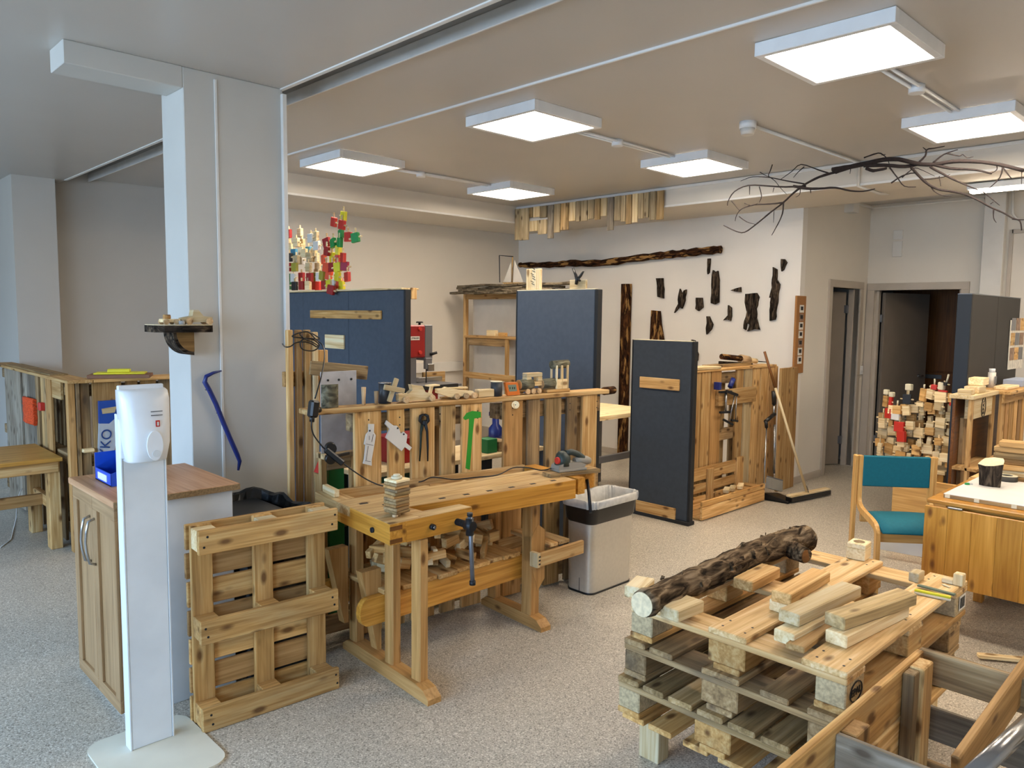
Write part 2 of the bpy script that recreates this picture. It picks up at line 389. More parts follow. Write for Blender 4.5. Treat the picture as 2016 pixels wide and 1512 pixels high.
# column
S(bx('wall_column', 1.56, 2.10, 3.98, 4.27, 0, ZL, col_m, bev=.004))
S(bx('trim_10', 1.03, 1.56, 3.98, 4.20, ZL-.105, ZL, col_m, bev=.003))
xs = P(431, 500, y=3.98).x
S(bx('trim_11', xs-.008, xs+.006, 3.972, 3.98, 0, ZL-.03, trim_m, bev=.002))
zt = P(557, 680, y=3.97).z
S(bx('trim_12', 2.085, 2.112, 3.955, 3.98, zt, ZL-.03, trim_m, bev=.003))
# baseboards
S(bx('baseboard_back', 3.7, 7.4, 7.475, 7.49, 0, .07, framegrey, bev=.002))
S(bx('baseboard_right', 7.385, 7.4, 3.5, 7.49, 0, .07, framegrey, bev=.002))
S(bx('baseboard_return', 7.4, 8.05, 3.485, 3.5, 0, .07, framegrey, bev=.002))
S(bx('baseboard_far_right', 9.065, 9.08, -3.2, 2.45, 0, .07, framegrey, bev=.002))
# white pilaster and panel trim right of the second door
S(bx('trim_13', 8.99, 9.08, 2.15, 2.34, 0, ZR, white, bev=.004))
S(bx('trim_14', 9.06, 9.08, 1.0, 2.1, 2.56, 2.60, framegrey, bev=.002))
S(bx('trim_15', 9.06, 9.08, 2.085, 2.12, 0, 2.60, framegrey, bev=.002))
S(G().tube([(9.0, 2.10, 2.97), (9.0, 2.09, 2.75), (9.02, 2.06, 2.7), (9.05, 1.9, 2.68)], .014, 8).make('trim_16', white, smooth=True))
# doors
def door(name, horizontal, a, b, c, top):
    "frame boards around an opening a..b on the wall line c"
    f = struct(thing2(name))
    w = .08
    if horizontal:
        bx('door_frame', a-w, a, c-.02, c+.11, 0, top, framegrey, f); bx('door_frame', b, b+w, c-.02, c+.11, 0, top, framegrey, f); bx('door_frame', a-w, b+w, c-.02, c+.11, top, top+w, framegrey, f)
        bx('door_stop', a, a+.03, c+.05, c+.11, 0, top, framegrey, f); bx('door_stop', b-.03, b, c+.05, c+.11, 0, top, framegrey, f)
    else:
        bx('door_frame', c-.02, c+.11, a-w, a, 0, top, framegrey, f); bx('door_frame', c-.02, c+.11, b, b+w, 0, top, framegrey, f); bx('door_frame', c-.02, c+.11, a-w, b+w, top, top+w, framegrey, f)
        bx('door_stop', c+.05, c+.11, a, a+.03, 0, top, framegrey, f); bx('door_stop', c+.05, c+.11, b-.03, b, 0, top, framegrey, f)
    return f
def thing2(name):
    o = bpy.data.objects.new(name, None); COL.objects.link(o); WM[o.name] = Matrix.Identity(4); return o
d1 = door('door_1', True, 8.13, 8.87, 3.5, 2.02)
lf = plank('door_leaf', (8.83, 3.64, 1.0), (8.26, 3.98, 1.0), 1.98, .04, doorgrey, d1, (0, 0, 1))
for z in (.25, 1.75): bx('hinge', 8.80, 8.87, 3.60, 3.64, z, z+.09, greysteel, d1)
d2 = door('door_2', False, 2.53, 3.41, 9.08, 2.01)
lf = plank('door_leaf', (9.22, 3.36, 1.0), (10.02, 3.14, 1.0), 1.98, .04, doorgrey, d2, (0, 0, 1))
cyl('door_handle', (9.86, 3.16, 1.02), (9.86, 3.10, 1.02), .012, chrome, d2); cyl('door_handle', (9.87, 3.10, 1.02), (9.75, 3.12, 1.02), .009, chrome, d2)
for z in (.25, 1.65): bx('hinge', 9.19, 9.23, 3.36, 3.41, z, z+.09, greysteel, d2)
t = thing('cupboard', 'tall brown wooden double cupboard seen in the dark through the second doorway', 'cupboard', (10.7, 2.8, 0))
bx('cupboard_body', 10.45, 10.95, 2.0, 3.7, 0, 2.3, brownwood, t)
for (y0, y1) in ((2.02, 2.84), (2.86, 3.68)):
    for (z0, z1) in ((.05, 1.03), (1.05, 2.28)):
        d = bx('door', 10.42, 10.45, y0, y1, z0, z1, brownwood, t)
for (y, z) in ((2.75, 1.10), (3.2, .98), (2.72, .90)): bx('label_plate', 10.405, 10.42, y-.14, y+.14, z-.025, z+.025, greysteel, t)
# light switches and vents on the alcove walls
S(bx('trim_17', 9.06, 9.08, 3.14, 3.24, 2.57, 2.67, white)); S(bx('trim_18', 9.06, 9.08, 3.14, 3.24, 2.38, 2.55, white))
S(bx('trim_19', 8.96, 9.04, 3.48, 3.5, 1.05, 1.15, whitep))
p1, p2 = P(1702, 412, x=9.06), P(1935, 397, x=9.06)
S(G().tube([(8.4, 3.47, 2.93), (9.03, 3.45, p1.z), (9.05, 2.36, p1.z)], .012, 8).ext(8.35, 8.5, 3.4, 3.5, 2.82, 2.95).make('trim_20', white))

# ------------------------------------------------------------------ ceiling lamps
lab = {(3.67, 3.59): 'square ceiling lamp panel in the middle above the workbench, conduit running from its right corner',
       (3.72, 1.57): 'largest square ceiling lamp panel, at the upper right of the photo',
       (5.57, 3.585): 'square ceiling lamp panel at the end of the middle conduit, left of the hanging branch',
       (5.616, 1.569): 'square ceiling lamp panel at the right edge, above the hanging branch',
       (3.62, 5.67): 'leftmost square ceiling lamp panel, beside the white column',
       (5.51, 5.70): 'smallest and farthest square ceiling lamp panel, above the board valance'}
def lamp(x, y, label):
    t = thing('ceiling_lamp', label, 'lamp', (x, y, 2.91), 0, 'square lamp panels on the ceiling')
    s = .315; i = .28
    for (a, b, c, d) in ((-s, -i, -s, s), (i, s, -s, s), (-i, i, -s, -i), (-i, i, i, s)):
        bx('casing', x+a, x+b, y+c, y+d, 2.905, ZR-.002, whitep, t, .002)
    bx('diffuser', x-i, x+i, y-i, y+i, 2.911, 2.925, glow, t, 0)
for (x, y), l in lab.items(): lamp(x, y, l)
lamp(3.70, -.45, 'square ceiling lamp panel outside the photo, behind the largest one'); lamp(5.62, -.45, 'square ceiling lamp panel outside the photo, right of the largest one')
lamp(7.9, .2, 'square ceiling lamp panel outside the photo, beyond the long tube lamp')
def conduit(y, x0, x1, label):
    g = G()
    for d in (-.022, .022): g.tube([(x0, y+d, 2.955), (x1, y+d, 2.955)], .0095, 8)
    o = g.make('ceiling_conduit', whitep, None, True, ax=(1, 0, 0)); tag(o, label, 'conduit')
conduit(5.68, 4.0, 5.19, 'pair of thin conduits between the two farthest lamp panels')
conduit(3.59, 4.05, 5.25, 'pair of thin conduits between the two middle lamp panels')
conduit(1.57, 4.10, 5.28, 'pair of thick conduits between the two right-hand lamp panels')
for (x, y, l) in ((4.35, 5.68, 'far left'), (4.55, 3.59, 'middle'), (4.62, 1.57, 'right-hand')):
    o = G().tube([(x, y, 2.97), (x, y, 2.925)], .042, 20).make('junction_box', whitep, None, True, ax=(0, 0, 1)); tag(o, 'round white junction box on the %s pair of ceiling conduits' % l, 'junction box')
t = thing('motion_sensor', 'round white motion sensor under the ceiling, left end of a long conduit', 'sensor', (4.72, 2.64, 2.9))
cyl('mount', (4.72, 2.64, 2.97), (4.72, 2.64, 2.925), .055, whitep, t); cyl('sensor_dome', (4.72, 2.64, 2.925), (4.72, 2.64, 2.885), .05, white, t, r2=.04)
tag(G().tube([(4.79, 2.64, 2.955), (6.47, 2.61, 2.955), (6.475, 2.61, 2.77), (6.9, 2.6, 2.755), (8.6, 2.6, 2.95)], .012, 8).make('sensor_conduit', white, None, True), 'thin white conduit from the round sensor across the ceiling and down the bulkhead', 'conduit')
t = thing('tube_lamp', 'long narrow glowing tube lamp hanging at the right edge above the white pilaster', 'lamp', (6.95, 1.3, 2.7))
bx('casing', 6.90, 7.0, .1, 1.93, 2.715, 2.76, whitep, t); bx('diffuser', 6.91, 6.99, .12, 1.91, 2.69, 2.715, glow, t, .002)
for y in (.3, 1.7): bx('hanger', 6.94, 6.96, y-.01, y+.01, 2.76, 2.77, whitep, t, 0)

# ------------------------------------------------------------------ soap dispenser stand
t = thing('dispenser_stand', 'white metal post on a flat cream base plate carrying a white soap dispenser', 'stand', (.995, 2.99, 0))
pts = []
for (cx, cy, a0) in ((1.10, 3.09, 0), (.86, 3.09, 90), (.86, 2.76, 180), (1.10, 2.76, 270)):
    for k in range(6):
        a = math.radians(a0+k*18); pts.append((cx+.07*math.cos(a), cy+.07*math.sin(a), 0))
G().prism(pts, (0, 0, .008)).make('base_plate', basecream, t)
bx('post', .918, 1.068, 2.995, 3.02, .008, 1.30, whitesteel, t)
bx('post_side', .912, .918, 2.993, 3.05, .008, 1.30, whitesteel, t, .001)
bx('post_side', 1.068, 1.074, 2.993, 3.05, .008, 1.30, whitesteel, t, .001)
t = thing('soap_dispenser', 'white plastic soap dispenser with a push lever on the metal post', 'dispenser', (.985, 2.94, 1.14))
prof = [(1.130, .895), (1.138, .878), (1.20, .868), (1.26, .874), (1.36, .888), (1.388, .902), (1.395, .93)]
V = []; n = 16
def ringd(z, f):
    hw = .066 if z < 1.15 else .072+.012*min(1, (z-1.15)/.2); y0 = 2.994; yf = f+2.01; out = []
    cx = .985
    for (sx, x, y) in ((0, -hw, y0), (0, -hw, yf+.035), (0, -hw+.010, yf+.012), (0, -hw+.035, yf+.001), (0, 0, yf-.006), (0, hw-.035, yf+.001), (0, hw-.010, yf+.012), (0, hw, yf+.035), (0, hw, y0)):
        out.append((cx+x, y, z))
    return out
rings = [ringd(z, f) for z, f in prof]; g = G(); V = [p for r in rings for p in r]; k = len(rings[0]); F = []
for i in range(len(rings)-1):
    for j in range(k): F.append((i*k+j, i*k+(j+1) % k, (i+1)*k+(j+1) % k, (i+1)*k+j))
F.append(tuple(range(k))); F.append(tuple((len(rings)-1)*k+j for j in range(k)))
g.add(V, F).make('dispenser_body', whitep, t, True)
bx('wall_bracket', .905, 1.065, 2.975, 2.994, 1.14, 1.41, whitep, t)
g = G(); pts = [(.992+.028*math.cos(a), 2.877, 1.195+.055*math.sin(a)) for a in [2*PI*i/20 for i in range(20)]]
g.prism(pts, (0, -.008, 0)).make('push_lever', whitep, t)
g = G(); pts = [(.996+.015*math.cos(a), 2.869, 1.165+.013*math.sin(a)) for a in [2*PI*i/14 for i in range(14)]]
g.prism(pts, (0, -.003, 0)).make('push_button', whitesteel, t)
for z in (1.318, 1.304): bx('printed_line', .985, 1.025, 2.881, 2.884, z-.0015, z+.0015, greysteel, t, 0)
bx('red_mark', 1.0, 1.014, 2.8785, 2.882, 1.262, 1.285, redpaint, t, 0, 'small red and white pictogram'); bx('mark_centre', 1.004, 1.010, 2.877, 2.879, 1.266, 1.28, white, t, 0)

# ------------------------------------------------------------------ low cabinet
t = thing('low_cabinet', 'low white cabinet with brown wooden doors behind the dispenser post', 'cabinet', (1.22, 3.55, 0))
bx('cabinet_body', .99, 1.45, 3.26, 3.84, .0, .897, whitesteel, t)
for i, (y0, y1) in enumerate(((3.262, 3.548), (3.552, 3.838))):
    d = bx('door', .972, .99, y0, y1, .03, .893, oakdoor, t, .003)
    w = .055
    for (a, b, c, e) in ((y0, y1, .03, .03+w), (y0, y1, .893-w, .893), (y0, y0+w, .03+w, .893-w), (y1-w, y1, .03+w, .893-w)):
        bx('door_rail', .960, .973, a, b, c, e, oakdoor, d, .002)
    yh = y1-.03 if i == 0 else y0+.03
    G().tube([(.960, yh, .60), (.935, yh, .61), (.925, yh, .66), (.922, yh, .70), (.925, yh, .74), (.935, yh, .79), (.960, yh, .80)], .006, 8).make('handle', chrome, d, True)
bx('cabinet_top', .95, 1.475, 3.235, 3.86, .897, .925, topwood, t, .003)
bx('chipboard_edge', .952, 1.473, 3.232, 3.2352, .899, .923, plain('chipboard_edge', '8f7450', .9, 0, .25, 120), t, 0)
# blue bin on it
p = P(200, 935, z=.925)
def parts_bin(x, y, z, L, W, H, mat, label):
    g = G(); th = .004
    g.ext(x, x+W, y, y+L, z, z+th).ext(x, x+W, y+L-th, y+L, z, z+H)
    for xx in (x, x+W):
        o = [(xx, y, z), (xx, y+L, z), (xx, y+L, z+H), (xx, y+L*.45, z+H), (xx, y+L*.2, z+H*.55), (xx, y, z+H*.45)]
        g.prism(o, (th, 0, 0))
    g.ext(x, x+W, y, y+th, z, z+H*.45).ext(x-.003, x+W+.007, y+L-.012, y+L+.003, z+H-.01, z+H)
    o = g.make('parts_bin', mat); tag(o, label, 'bin'); return o
t = thing('parts_bin', 'blue plastic open-front storage bin on top of the low cabinet', 'bin', (1.10, 3.62, .925))
x, y, z, L, W, H, th = 1.03, 3.52, .926, .22, .15, .12, .004
g = G().ext(x, x+W, y, y+L, z, z+th).ext(x, x+W, y+L-th, y+L, z, z+H).ext(x+W-th, x+W, y, y+L, z, z+H)
for yy in (y, y+L-th): g.prism([(x, yy, z), (x+W, yy, z), (x+W, yy, z+H), (x+W*.5, yy, z+H), (x+W*.22, yy, z+H*.55), (x, yy, z+H*.45)], (0, th, 0))
g.ext(x, x+th, y, y+L, z, z+H*.45); g.make('bin_shell', bluep, t)
bx('bin_rim', x+W*.45, x+W+.005, y-.004, y+.004, z+H-.008, z+H, bluep, t, .001); bx('bin_rim', x+W*.45, x+W+.005, y+L-.004, y+L+.004, z+H-.008, z+H, bluep, t, .001)
bx('label_holder', x-.004, x, y+.05, y+L-.05, z+.012, z+.042, whitep, t, .001)
# ------------------------------------------------------------------ display saw leaning behind
t = thing('display_saw', 'blue handled display saw with navy lettering on a grey blade, leaning on the left fence', 'saw', (1.85, 5.6, .7))
Y = 5.812
def q(px, py, yy=Y): return P(px, py, y=yy)
G().prism([q(195, 790), q(236, 787), q(246, 792), q(240, 812), q(215, 834), q(196, 834)], (0, .03, 0)).make('saw_handle', blueh, t)
G().prism([q(200, 805, Y-.004), q(230, 800, Y-.004), q(226, 812, Y-.004), q(202, 815, Y-.004)], (0, .004, 0)).make('hand_opening', pine_pale, t)
G().prism([q(196, 834), q(215, 834), q(240, 812), q(222, 905), q(206, 960), q(192, 960)], (0, .028, 0)).make('saw_blade', plain('pale_grey_blade', 'b4bcc6', .4, .1), t)
a, b = q(205, 900), q(211, 850)
text('lettering', 'JYKO', .095, (a+b)/2+Vector((0, -.006, 0)), (b-a), (-(b-a).z, 0, (b-a).x) if (b-a).x < 0 else (-(b-a).z, 0, (b-a).x), navyink, t)

# ------------------------------------------------------------------ left pallet partition (L-shaped)
t = thing('pallet_partition', 'L-shaped waist-high partition of pallet planks behind the low cabinet', 'partition', (1.5, 5.9, 0))
X = 1.50; top = 1.185
edges = [(16, 26.5, grey_wood), (28, 36, grey_wood), (37.5, 49, grey_wood), (51, 59, grey_wood), (61, 77, grey_wood), (79, 84, pallet_old), (86, 91, pine), (92.5, 98, pine_grey), (99.5, 109, redwood)]
for i, (p0, p1, m) in enumerate(edges):
    y0 = P(p0, 780, x=X).y; y1 = P(p1, 780, x=X).y; ox = (i % 3)*.006
    bx('plank', X-ox-.02, X-ox, max(y1, 5.9), min(y0, 8.18), .02, top, m, t)
yA, yB, yC = P(109, 780, x=X).y, P(115, 780, x=X).y, P(125, 780, x=X).y
bx('plank', X-.02, X, yC, yB, .02, .60, pallet_old, t); bx('plank', X-.022, X, P(126, 780, x=X).y, yA, top-.14, top, pine, t)
for k in range(9): bx('back_plank', 1.585, 1.605, 6.0+k*.235, 6.22+k*.235, .03, top-.01, pallet_old, t)  # backing row added to make the gaps between the front planks dark
bx('corner_post', 1.455, 1.50, 5.84, 5.90, 0, top, redwood, t); bx('corner_post', 1.505, 1.53, 5.84, 5.90, 0, top, pallet_old, t)
for z in (.12, .62, 1.12): bx('rail', 1.502, 1.58, 5.96, 8.1, z-.04, z+.04, pallet_old, t)
for z in (.12, .62, 1.12): bx('rail', 1.60, 2.3, 5.915, 5.98, z-.04, z+.04, pallet_old, t)
for (a, b, m, yy) in ((1.54, 1.60, pallet_old, 0), (1.61, 1.80, pine, -.03), (1.84, 1.92, redwood, 0), (1.94, 2.05, pallet_new, 0), (2.07, 2.15, pallet_old, 0), (2.17, 2.28, redwood, 0)):
    bx('plank', a, b, 5.87+yy, 5.893+yy, .02, top-.004, m, t)
bx('shelf_board', 1.53, 1.60, 5.80, 5.86, .70, .725, pine_pale, t); bx('shelf_board', 1.53, 1.60, 5.80, 5.86, .30, .335, pine_pale, t)
bx('cap_board', 1.44, 1.60, 5.78, 8.18, top, top+.022, pine, t); bx('cap_board', 1.605, 2.45, 5.78, 5.99, top, top+.022, pine, t); bx('cap_board', 1.46, 1.58, 6.3, 7.7, top+.022, top+.032, pine_grey, t)
# yarn bundle and red mark
a = P(52, 782, x=1.47); b = P(75, 834, x=1.47)
g = G(); yc = (a.y+b.y)/2; zc = (a.z+b.z)/2; hw = abs(a.y-b.y)/2; hh = (a.z-b.z)/2
for k in range(13):
    z = zc+hh*(1-2*k/12); o = (R()-.5)*.02
    g.tube([(1.455, yc-hw+o, z), (1.43, yc+o, z+.005), (1.455, yc+hw+o, z-.004)], .016, 7)
for k in range(5): g.tube([(1.46, yc+hw*(k/2-1)*.8, zc+hh), (1.445, yc+hw*(k/2-1)*.8, zc), (1.46, yc+hw*(k/2-1)*.8, zc-hh-.03*R())], .012, 6)
tag(g.make('yarn_bundle', orangey, None, True), 'orange yarn bundle hung on the grey planks at the far left', 'yarn')
p = P(87, 800, x=1.475)
tag(bx('red_marker', 1.44, 1.476, p.y-.03, p.y+.04, p.z-.03, p.z+.03, redpaint, None, .004), 'small red and white tag on the planks beside the orange yarn', 'tag')
# yellow pieces on board
p = P(190, 733, z=1.21)
t = thing('puzzle_board', 'brown wooden board lying on the corner of the left partition', 'board', (1.75, 5.86, 1.208))
plank('board', (1.62, 5.93, 1.222), (1.98, 5.76, 1.222), .20, .026, plain('brown_board', '7a5238', .6), t, (.45, 1, 0)); plank('backing', (1.62, 5.93, 1.2095), (1.98, 5.76, 1.2095), .19, .003, pine_pale, t, (.45, 1, 0))
tag(plank('yellow_plate', (1.655, 5.92, 1.241), (1.95, 5.78, 1.241), .15, .010, yellowp, None, (.45, 1, 0)), 'flat yellow painted plate on the brown board', 'plate')
tag(plank('yellow_block', (1.73, 5.89, 1.258), (1.86, 5.83, 1.258), .07, .022, yellowp, None, (.45, 1, 0)), 'small yellow painted block on top of the yellow plate', 'block')
# ------------------------------------------------------------------ left table
t = thing('work_table', 'wooden work table with an oiled top cut by the left edge of the photo', 'table', (.9, 6.35, 0))
bx('tabletop', .2, 1.44, 5.96, 6.72, .632, .66, tabletop, t, .004)
bx('apron', .22, 1.42, 5.99, 6.02, .555, .63, pine, t); bx('apron', 1.37, 1.40, 6.02, 6.66, .555, .63, pine, t)
for (x, y) in ((1.36, 6.02), (1.36, 6.57), (.26, 6.02), (.26, 6.57)):
    bx('leg', x, x+.075, y, y+.095, 0, .63, pine, t, .004)
bx('stretcher', 1.38, 1.42, 6.11, 6.57, .27, .35, pine, t); bx('stretcher', .26, 1.38, 6.30, 6.34, .27, .35, redwood, t)
tag(G().tube([P(0, 1078, z=.004), P(22, 1062, z=.004), P(32, 1020, z=.004), P(34, 985, y=6.5), P(40, 968, y=6.5), P(44, 962, y=6.5)], .004, 6).make('white_cable', white, None, True), 'thin white cable looping on the floor under the left table', 'cable')

# ------------------------------------------------------------------ bark shelf on the column
t = thing('bark_shelf', 'slab shelf with bark edge mounted on the white column', 'shelf', (1.48, 3.9, 1.57))
o = []
for (px, yy) in ((316, 3.80), (330, 3.76), (360, 3.745), (395, 3.75), (412, 3.79), (414, 3.97)): o.append(P(px, 650, y=yy))
o = [(1.335, 3.83, 1.58), (1.37, 3.79, 1.58), (1.45, 3.77, 1.58), (1.55, 3.78, 1.58), (1.60, 3.80, 1.58), (1.62, 3.83, 1.58), (1.63, 3.975, 1.58), (1.34, 3.975, 1.58)]
G().prism(o, (0, 0, .034)).make('shelf_slab', bark, t)
G().prism([(a[0]*.99+.0145, a[1]*.985+.058, 1.614) for a in o], (0, 0, .003)).make('shelf_top', cutwood, t)
def qarc(r, x0=1.53, z0=1.58): return [(x0-r*math.cos(PI/2*k/10), 3.845, z0-r*1.15*math.sin(PI/2*k/10)) for k in range(11)]
G().prism([(1.53, 3.842, 1.58)]+[(a, 3.842, c) for a, b, c in qarc(.085)], (0, .132, 0)).make('bracket', wood('bracket_cut_wood', '#8a6433', '#a57c46', '#b98f57'), t)
G().prism(qarc(.100)+qarc(.085)[::-1], (0, .13, 0)).make('bracket_bark', bark, t)
t = thing('toy_car', 'pale wooden toy car standing on the bark shelf', 'toy', (1.55, 3.85, 1.617))
G().prism([(1.47, 3.83, 1.63), (1.62, 3.83, 1.63), (1.62, 3.83, 1.655), (1.575, 3.83, 1.66), (1.55, 3.83, 1.69), (1.525, 3.83, 1.69), (1.52, 3.83, 1.66), (1.47, 3.83, 1.65)], (0, .05, 0)).make('car_body', pine_pale, t)
for x in (1.50, 1.60):
    for y in (3.815, 3.882): cyl('wheel', (x, y, 1.634), (x, y+.014, 1.634), .0165, turned, t)
t = thing('toy_cart', 'small wooden toy cart with disc wheels at the left end of the bark shelf', 'toy', (1.41, 3.85, 1.617))
bx('cart_body', 1.375, 1.46, 3.83, 3.88, 1.628, 1.645, pine_pale, t)
for x in (1.39, 1.44):
    for y in (3.815, 3.882): cyl('wheel', (x, y, 1.631), (x, y+.012, 1.631), .0135, turned, t)
cyl('log_load', (1.39, 3.855, 1.654), (1.42, 3.855, 1.654), .012, redwood, t)
tag(cyl('grey_peg', (1.455, 3.80, 1.6175), (1.455, 3.80, 1.637), .014, plain('grey_peg', '9b9c9c', .6)), 'small grey peg in front of the toys on the bark shelf', 'peg')
# ------------------------------------------------------------------ crowbar
Yc = 3.945
pts = [P(x, y, y=Yc) for x, y in ((436, 730), (420, 734), (406, 741), (403, 752), (412, 768), (425, 795), (440, 833), (455, 868), (467, 895), (472, 908), (469, 926))]
rr = [.004, .008, .011, .0125, .0125, .0125, .0125, .0125, .0125, .011, .006]
o = G().tube(pts, rr, 8).make('crowbar', bluetool, None, True); tag(o, 'dark blue crowbar hanging on the white column', 'crowbar')
for k, (x, y) in enumerate(((414, 766), (436, 812), (452, 846))):
    a = P(x, y, y=Yc); tag(cyl('nail', (a.x-.012, Yc-.012, a.z-.006), (a.x-.012, 3.98, a.z-.006), .002, darkmetal), ['upper', 'middle', 'lower'][k]+' nail holding the blue crowbar on the column', 'nail')
# ------------------------------------------------------------------ waste bin with black bag
t = thing('waste_bin', 'large waste bin lined with a crumpled black bag behind the standing pallet', 'bin', (1.62, 3.55, 0))
bx('bin_body', 1.50, 1.83, 3.24, 3.82, 0, .70, blackp, t, .01)
g = G(); rim = []; n = 44
for k in range(n):
    a = 2*PI*k/n; c, s = math.cos(a), math.sin(a); f = 1/max(abs(c), abs(s)); f = min(f, 1.25)
    rim.append((1.665+.20*c*f, 3.54+.325*s*f))
lv = [(.50, 1.0, .012), (.62, 1.03, .014), (.71, 1.04, .010), (.745, 1.02, .012), (.735, .96, .012), (.66, .9, .03), (.5, .85, .03)]
V = []; F = []
for i, (z, sc, j) in enumerate(lv):
    for k, (x, y) in enumerate(rim):
        w = math.sin(k*2.1+i)*j; V.append((1.665+(x-1.665)*(sc+w), 3.54+(y-3.54)*(sc+w*.6), z+(R()-.5)*j+.012*math.sin(k*1.3)))
for i in range(len(lv)-1):
    for k in range(n): F.append((i*n+k, i*n+(k+1) % n, (i+1)*n+(k+1) % n, (i+1)*n+k))
F.append(tuple((len(lv)-1)*n+k for k in range(n)))
g.add(V, F).make('bag', bagp, t)

# ------------------------------------------------------------------ standing half pallet
t = thing('pallet', 'small wooden pallet standing upright on its side in front of the waste bin', 'pallet', (1.165, 2.937, 0), math.radians(-3.7))
O = Vector((1.165, 2.937, 0)); ux = Vector((math.cos(math.radians(-3.7)), math.sin(math.radians(-3.7)), 0)); uy = Vector((-ux.y, ux.x, 0)); W = .60
def L3(x, y, z): return O+ux*x+uy*y+Vector((0, 0, z))
for z0 in (0, .363, .728):
    plank('front_board', L3(0, .011, z0+.05), L3(W, .011, z0+.05), .098, .022, pallet_new, t)
for x in (.045, .30, .545):
    plank('stringer_board', L3(x, .111, .0), L3(x, .111, .826), .085, .022, pallet_new, t, ux)
    for z0 in (.05, .413, .778): plank('block', L3(x-.042 if x < .1 else x-.04, .061, z0), L3(x+.042, .061, z0), .085, .076, pine_pale if z0 > .7 else pallet_new, t)
z = 0.0
for k in range(7):
    plank('deck_board', L3(-.012+R()*.01, .134, z+.054), L3(W-.005*R(), .134, z+.054), .104, .020, redwood if k % 2 else pallet_new, t); z += .1203
for x in (.03, .58):
    for z0 in (.03, .07, .395, .43, .76, .80): cyl('nail_head', L3(x+.01*math.sin(z0*40), -.001, z0), L3(x+.01*math.sin(z0*40), .002, z0), .005, darkmetal, t, 8)

# ------------------------------------------------------------------ middle pallet fence
FA = Vector((1.87, 3.33, 0)); FB = Vector((3.86, 3.096, 0)); FD = (FB-FA).normalized(); FN = Vector((FD.y, -FD.x, 0))   # FN towards the bench
def FP(px, py, off=0.0):
    a = FA+FN*off; return PV(px, py, a, a+FD)
def fs(px): return (FP(px, 850)-FA).dot(FD)
def FL(s, off, z): return FA+FD*s+FN*off+Vector((0, 0, z))
t = thing('pallet_fence', 'pallet fence with a narrow counter board behind the workbench', 'fence', (2.86, 3.21, 0))
for (p0, p1, m) in ((698, 751, pine), (765, 797, pallet_new), (810, 856, pine), (868, 897, pine_grey), (910, 949, pine), (992, 1029, redwood), (1039, 1063, pallet_old), (1074, 1105, pine_grey), (1116, 1136, pallet_old), (1146, 1175, pine)):
    a, b = fs(p0), fs(p1); plank('plank', FL((a+b)/2, -.011, .015), FL((a+b)/2, -.011, 1.184), b-a, .022, m, t, FD)
for z in (.10, .62, 1.12):
    plank('rail', FL(.26 if z > .5 else .05, -.035, z), FL(fs(949), -.035, z), .095, .022, pallet_old, t); plank('rail', FL(fs(992), -.035, z), FL(1.98, -.035, z), .095, .022, pallet_old, t)
    for s in (.30, 1.22, 1.90): plank('block', FL(s-.05, -.085, z), FL(s+.05, -.085, z), .09, .075, pallet_old, t)
for s in (.40, .80, 1.44, 1.9): plank('back_plank', FL(s, -.135, .02), FL(s, -.135, 1.17), .09, .02, pallet_old, t, FD)
plank('counter_board', FL(-.01, -.045, 1.198), FL(2.03, -.045, 1.198), .115, .027, pine, t, FN, .004)
for s in (.32, .5, .75, 1.0, 1.25, 1.7, 1.93):
    for z in (1.10, 1.14): cyl('nail_head', FL(s, .001, z), FL(s, -.002, z), .004, darkmetal, t, 8)
cylp = FL(2.045, -.03, 1.195)
tag(cyl('log_roll', FL(2.02, -.03, 1.232-.034), FL(2.13, -.055, 1.232-.034), .026, bark_red), 'short dark log sticking out past the right end of the counter board', 'log')
# tall slats at the column
t = thing('slat_screen', 'four tall narrow slats standing between the white column and the fence', 'screen', (2.06, 3.7, 0))
for i, (p0, p1) in enumerate(((563, 574), (579, 590.5), (595.5, 607), (612, 623))):
    a = P(p0+1, 700, y=3.7).x; b = P(p1+1, 700, y=3.7).x
    plank('slat', ((a+b)/2, 3.7, 0), ((a+b)/2+.006*math.sin(i), 3.7, 1.592-.012*(i == 3)), b-a, .03, [pine, redwood, pine, pine_pale][i], t, (1, 0, 0), .004)
for z in (.2, 1.33): bx('cross_rail', 1.95, 2.17, 3.72, 3.75, z-.04, z+.04, redwood, t)
a = P(626, 689, y=3.72); bx('short_slat', a.x, a.x+.05, 3.7, 3.73, 1.15, a.z, pine, t)
# metal-fronted box
t = thing('metal_box', 'scratched sheet metal panel on a small wooden frame behind the fence end', 'box', (2.14, 3.5, .93))
a, b = P(630, 732, y=3.5), P(701, 729, y=3.5)
bx('metal_sheet', a.x, b.x, 3.497, 3.50, .955, b.z, plate_m, t, .001)
for k in (.2, .5, .85): cyl('screw', (a.x+(b.x-a.x)*k, 3.494, b.z-.045), (a.x+(b.x-a.x)*k, 3.499, b.z-.045), .006, darkmetal, t, 10)
plank('side_board', (a.x+.01, 3.62, b.z+.015), (b.x+.09, 3.53, b.z-.02), .075, .02, pallet_old, t); bx('frame_post', a.x, a.x+.035, 3.50, 3.53, 0, .955, pine, t); bx('frame_post', b.x-.035, b.x, 3.50, 3.53, 0, .955, pine, t)
bx('frame_rail', a.x, b.x, 3.465, 3.55, .925, .955, pallet_old, t); bx('frame_rail', a.x+.035, b.x-.035, 3.50, 3.53, .86, .92, pallet_old, t)
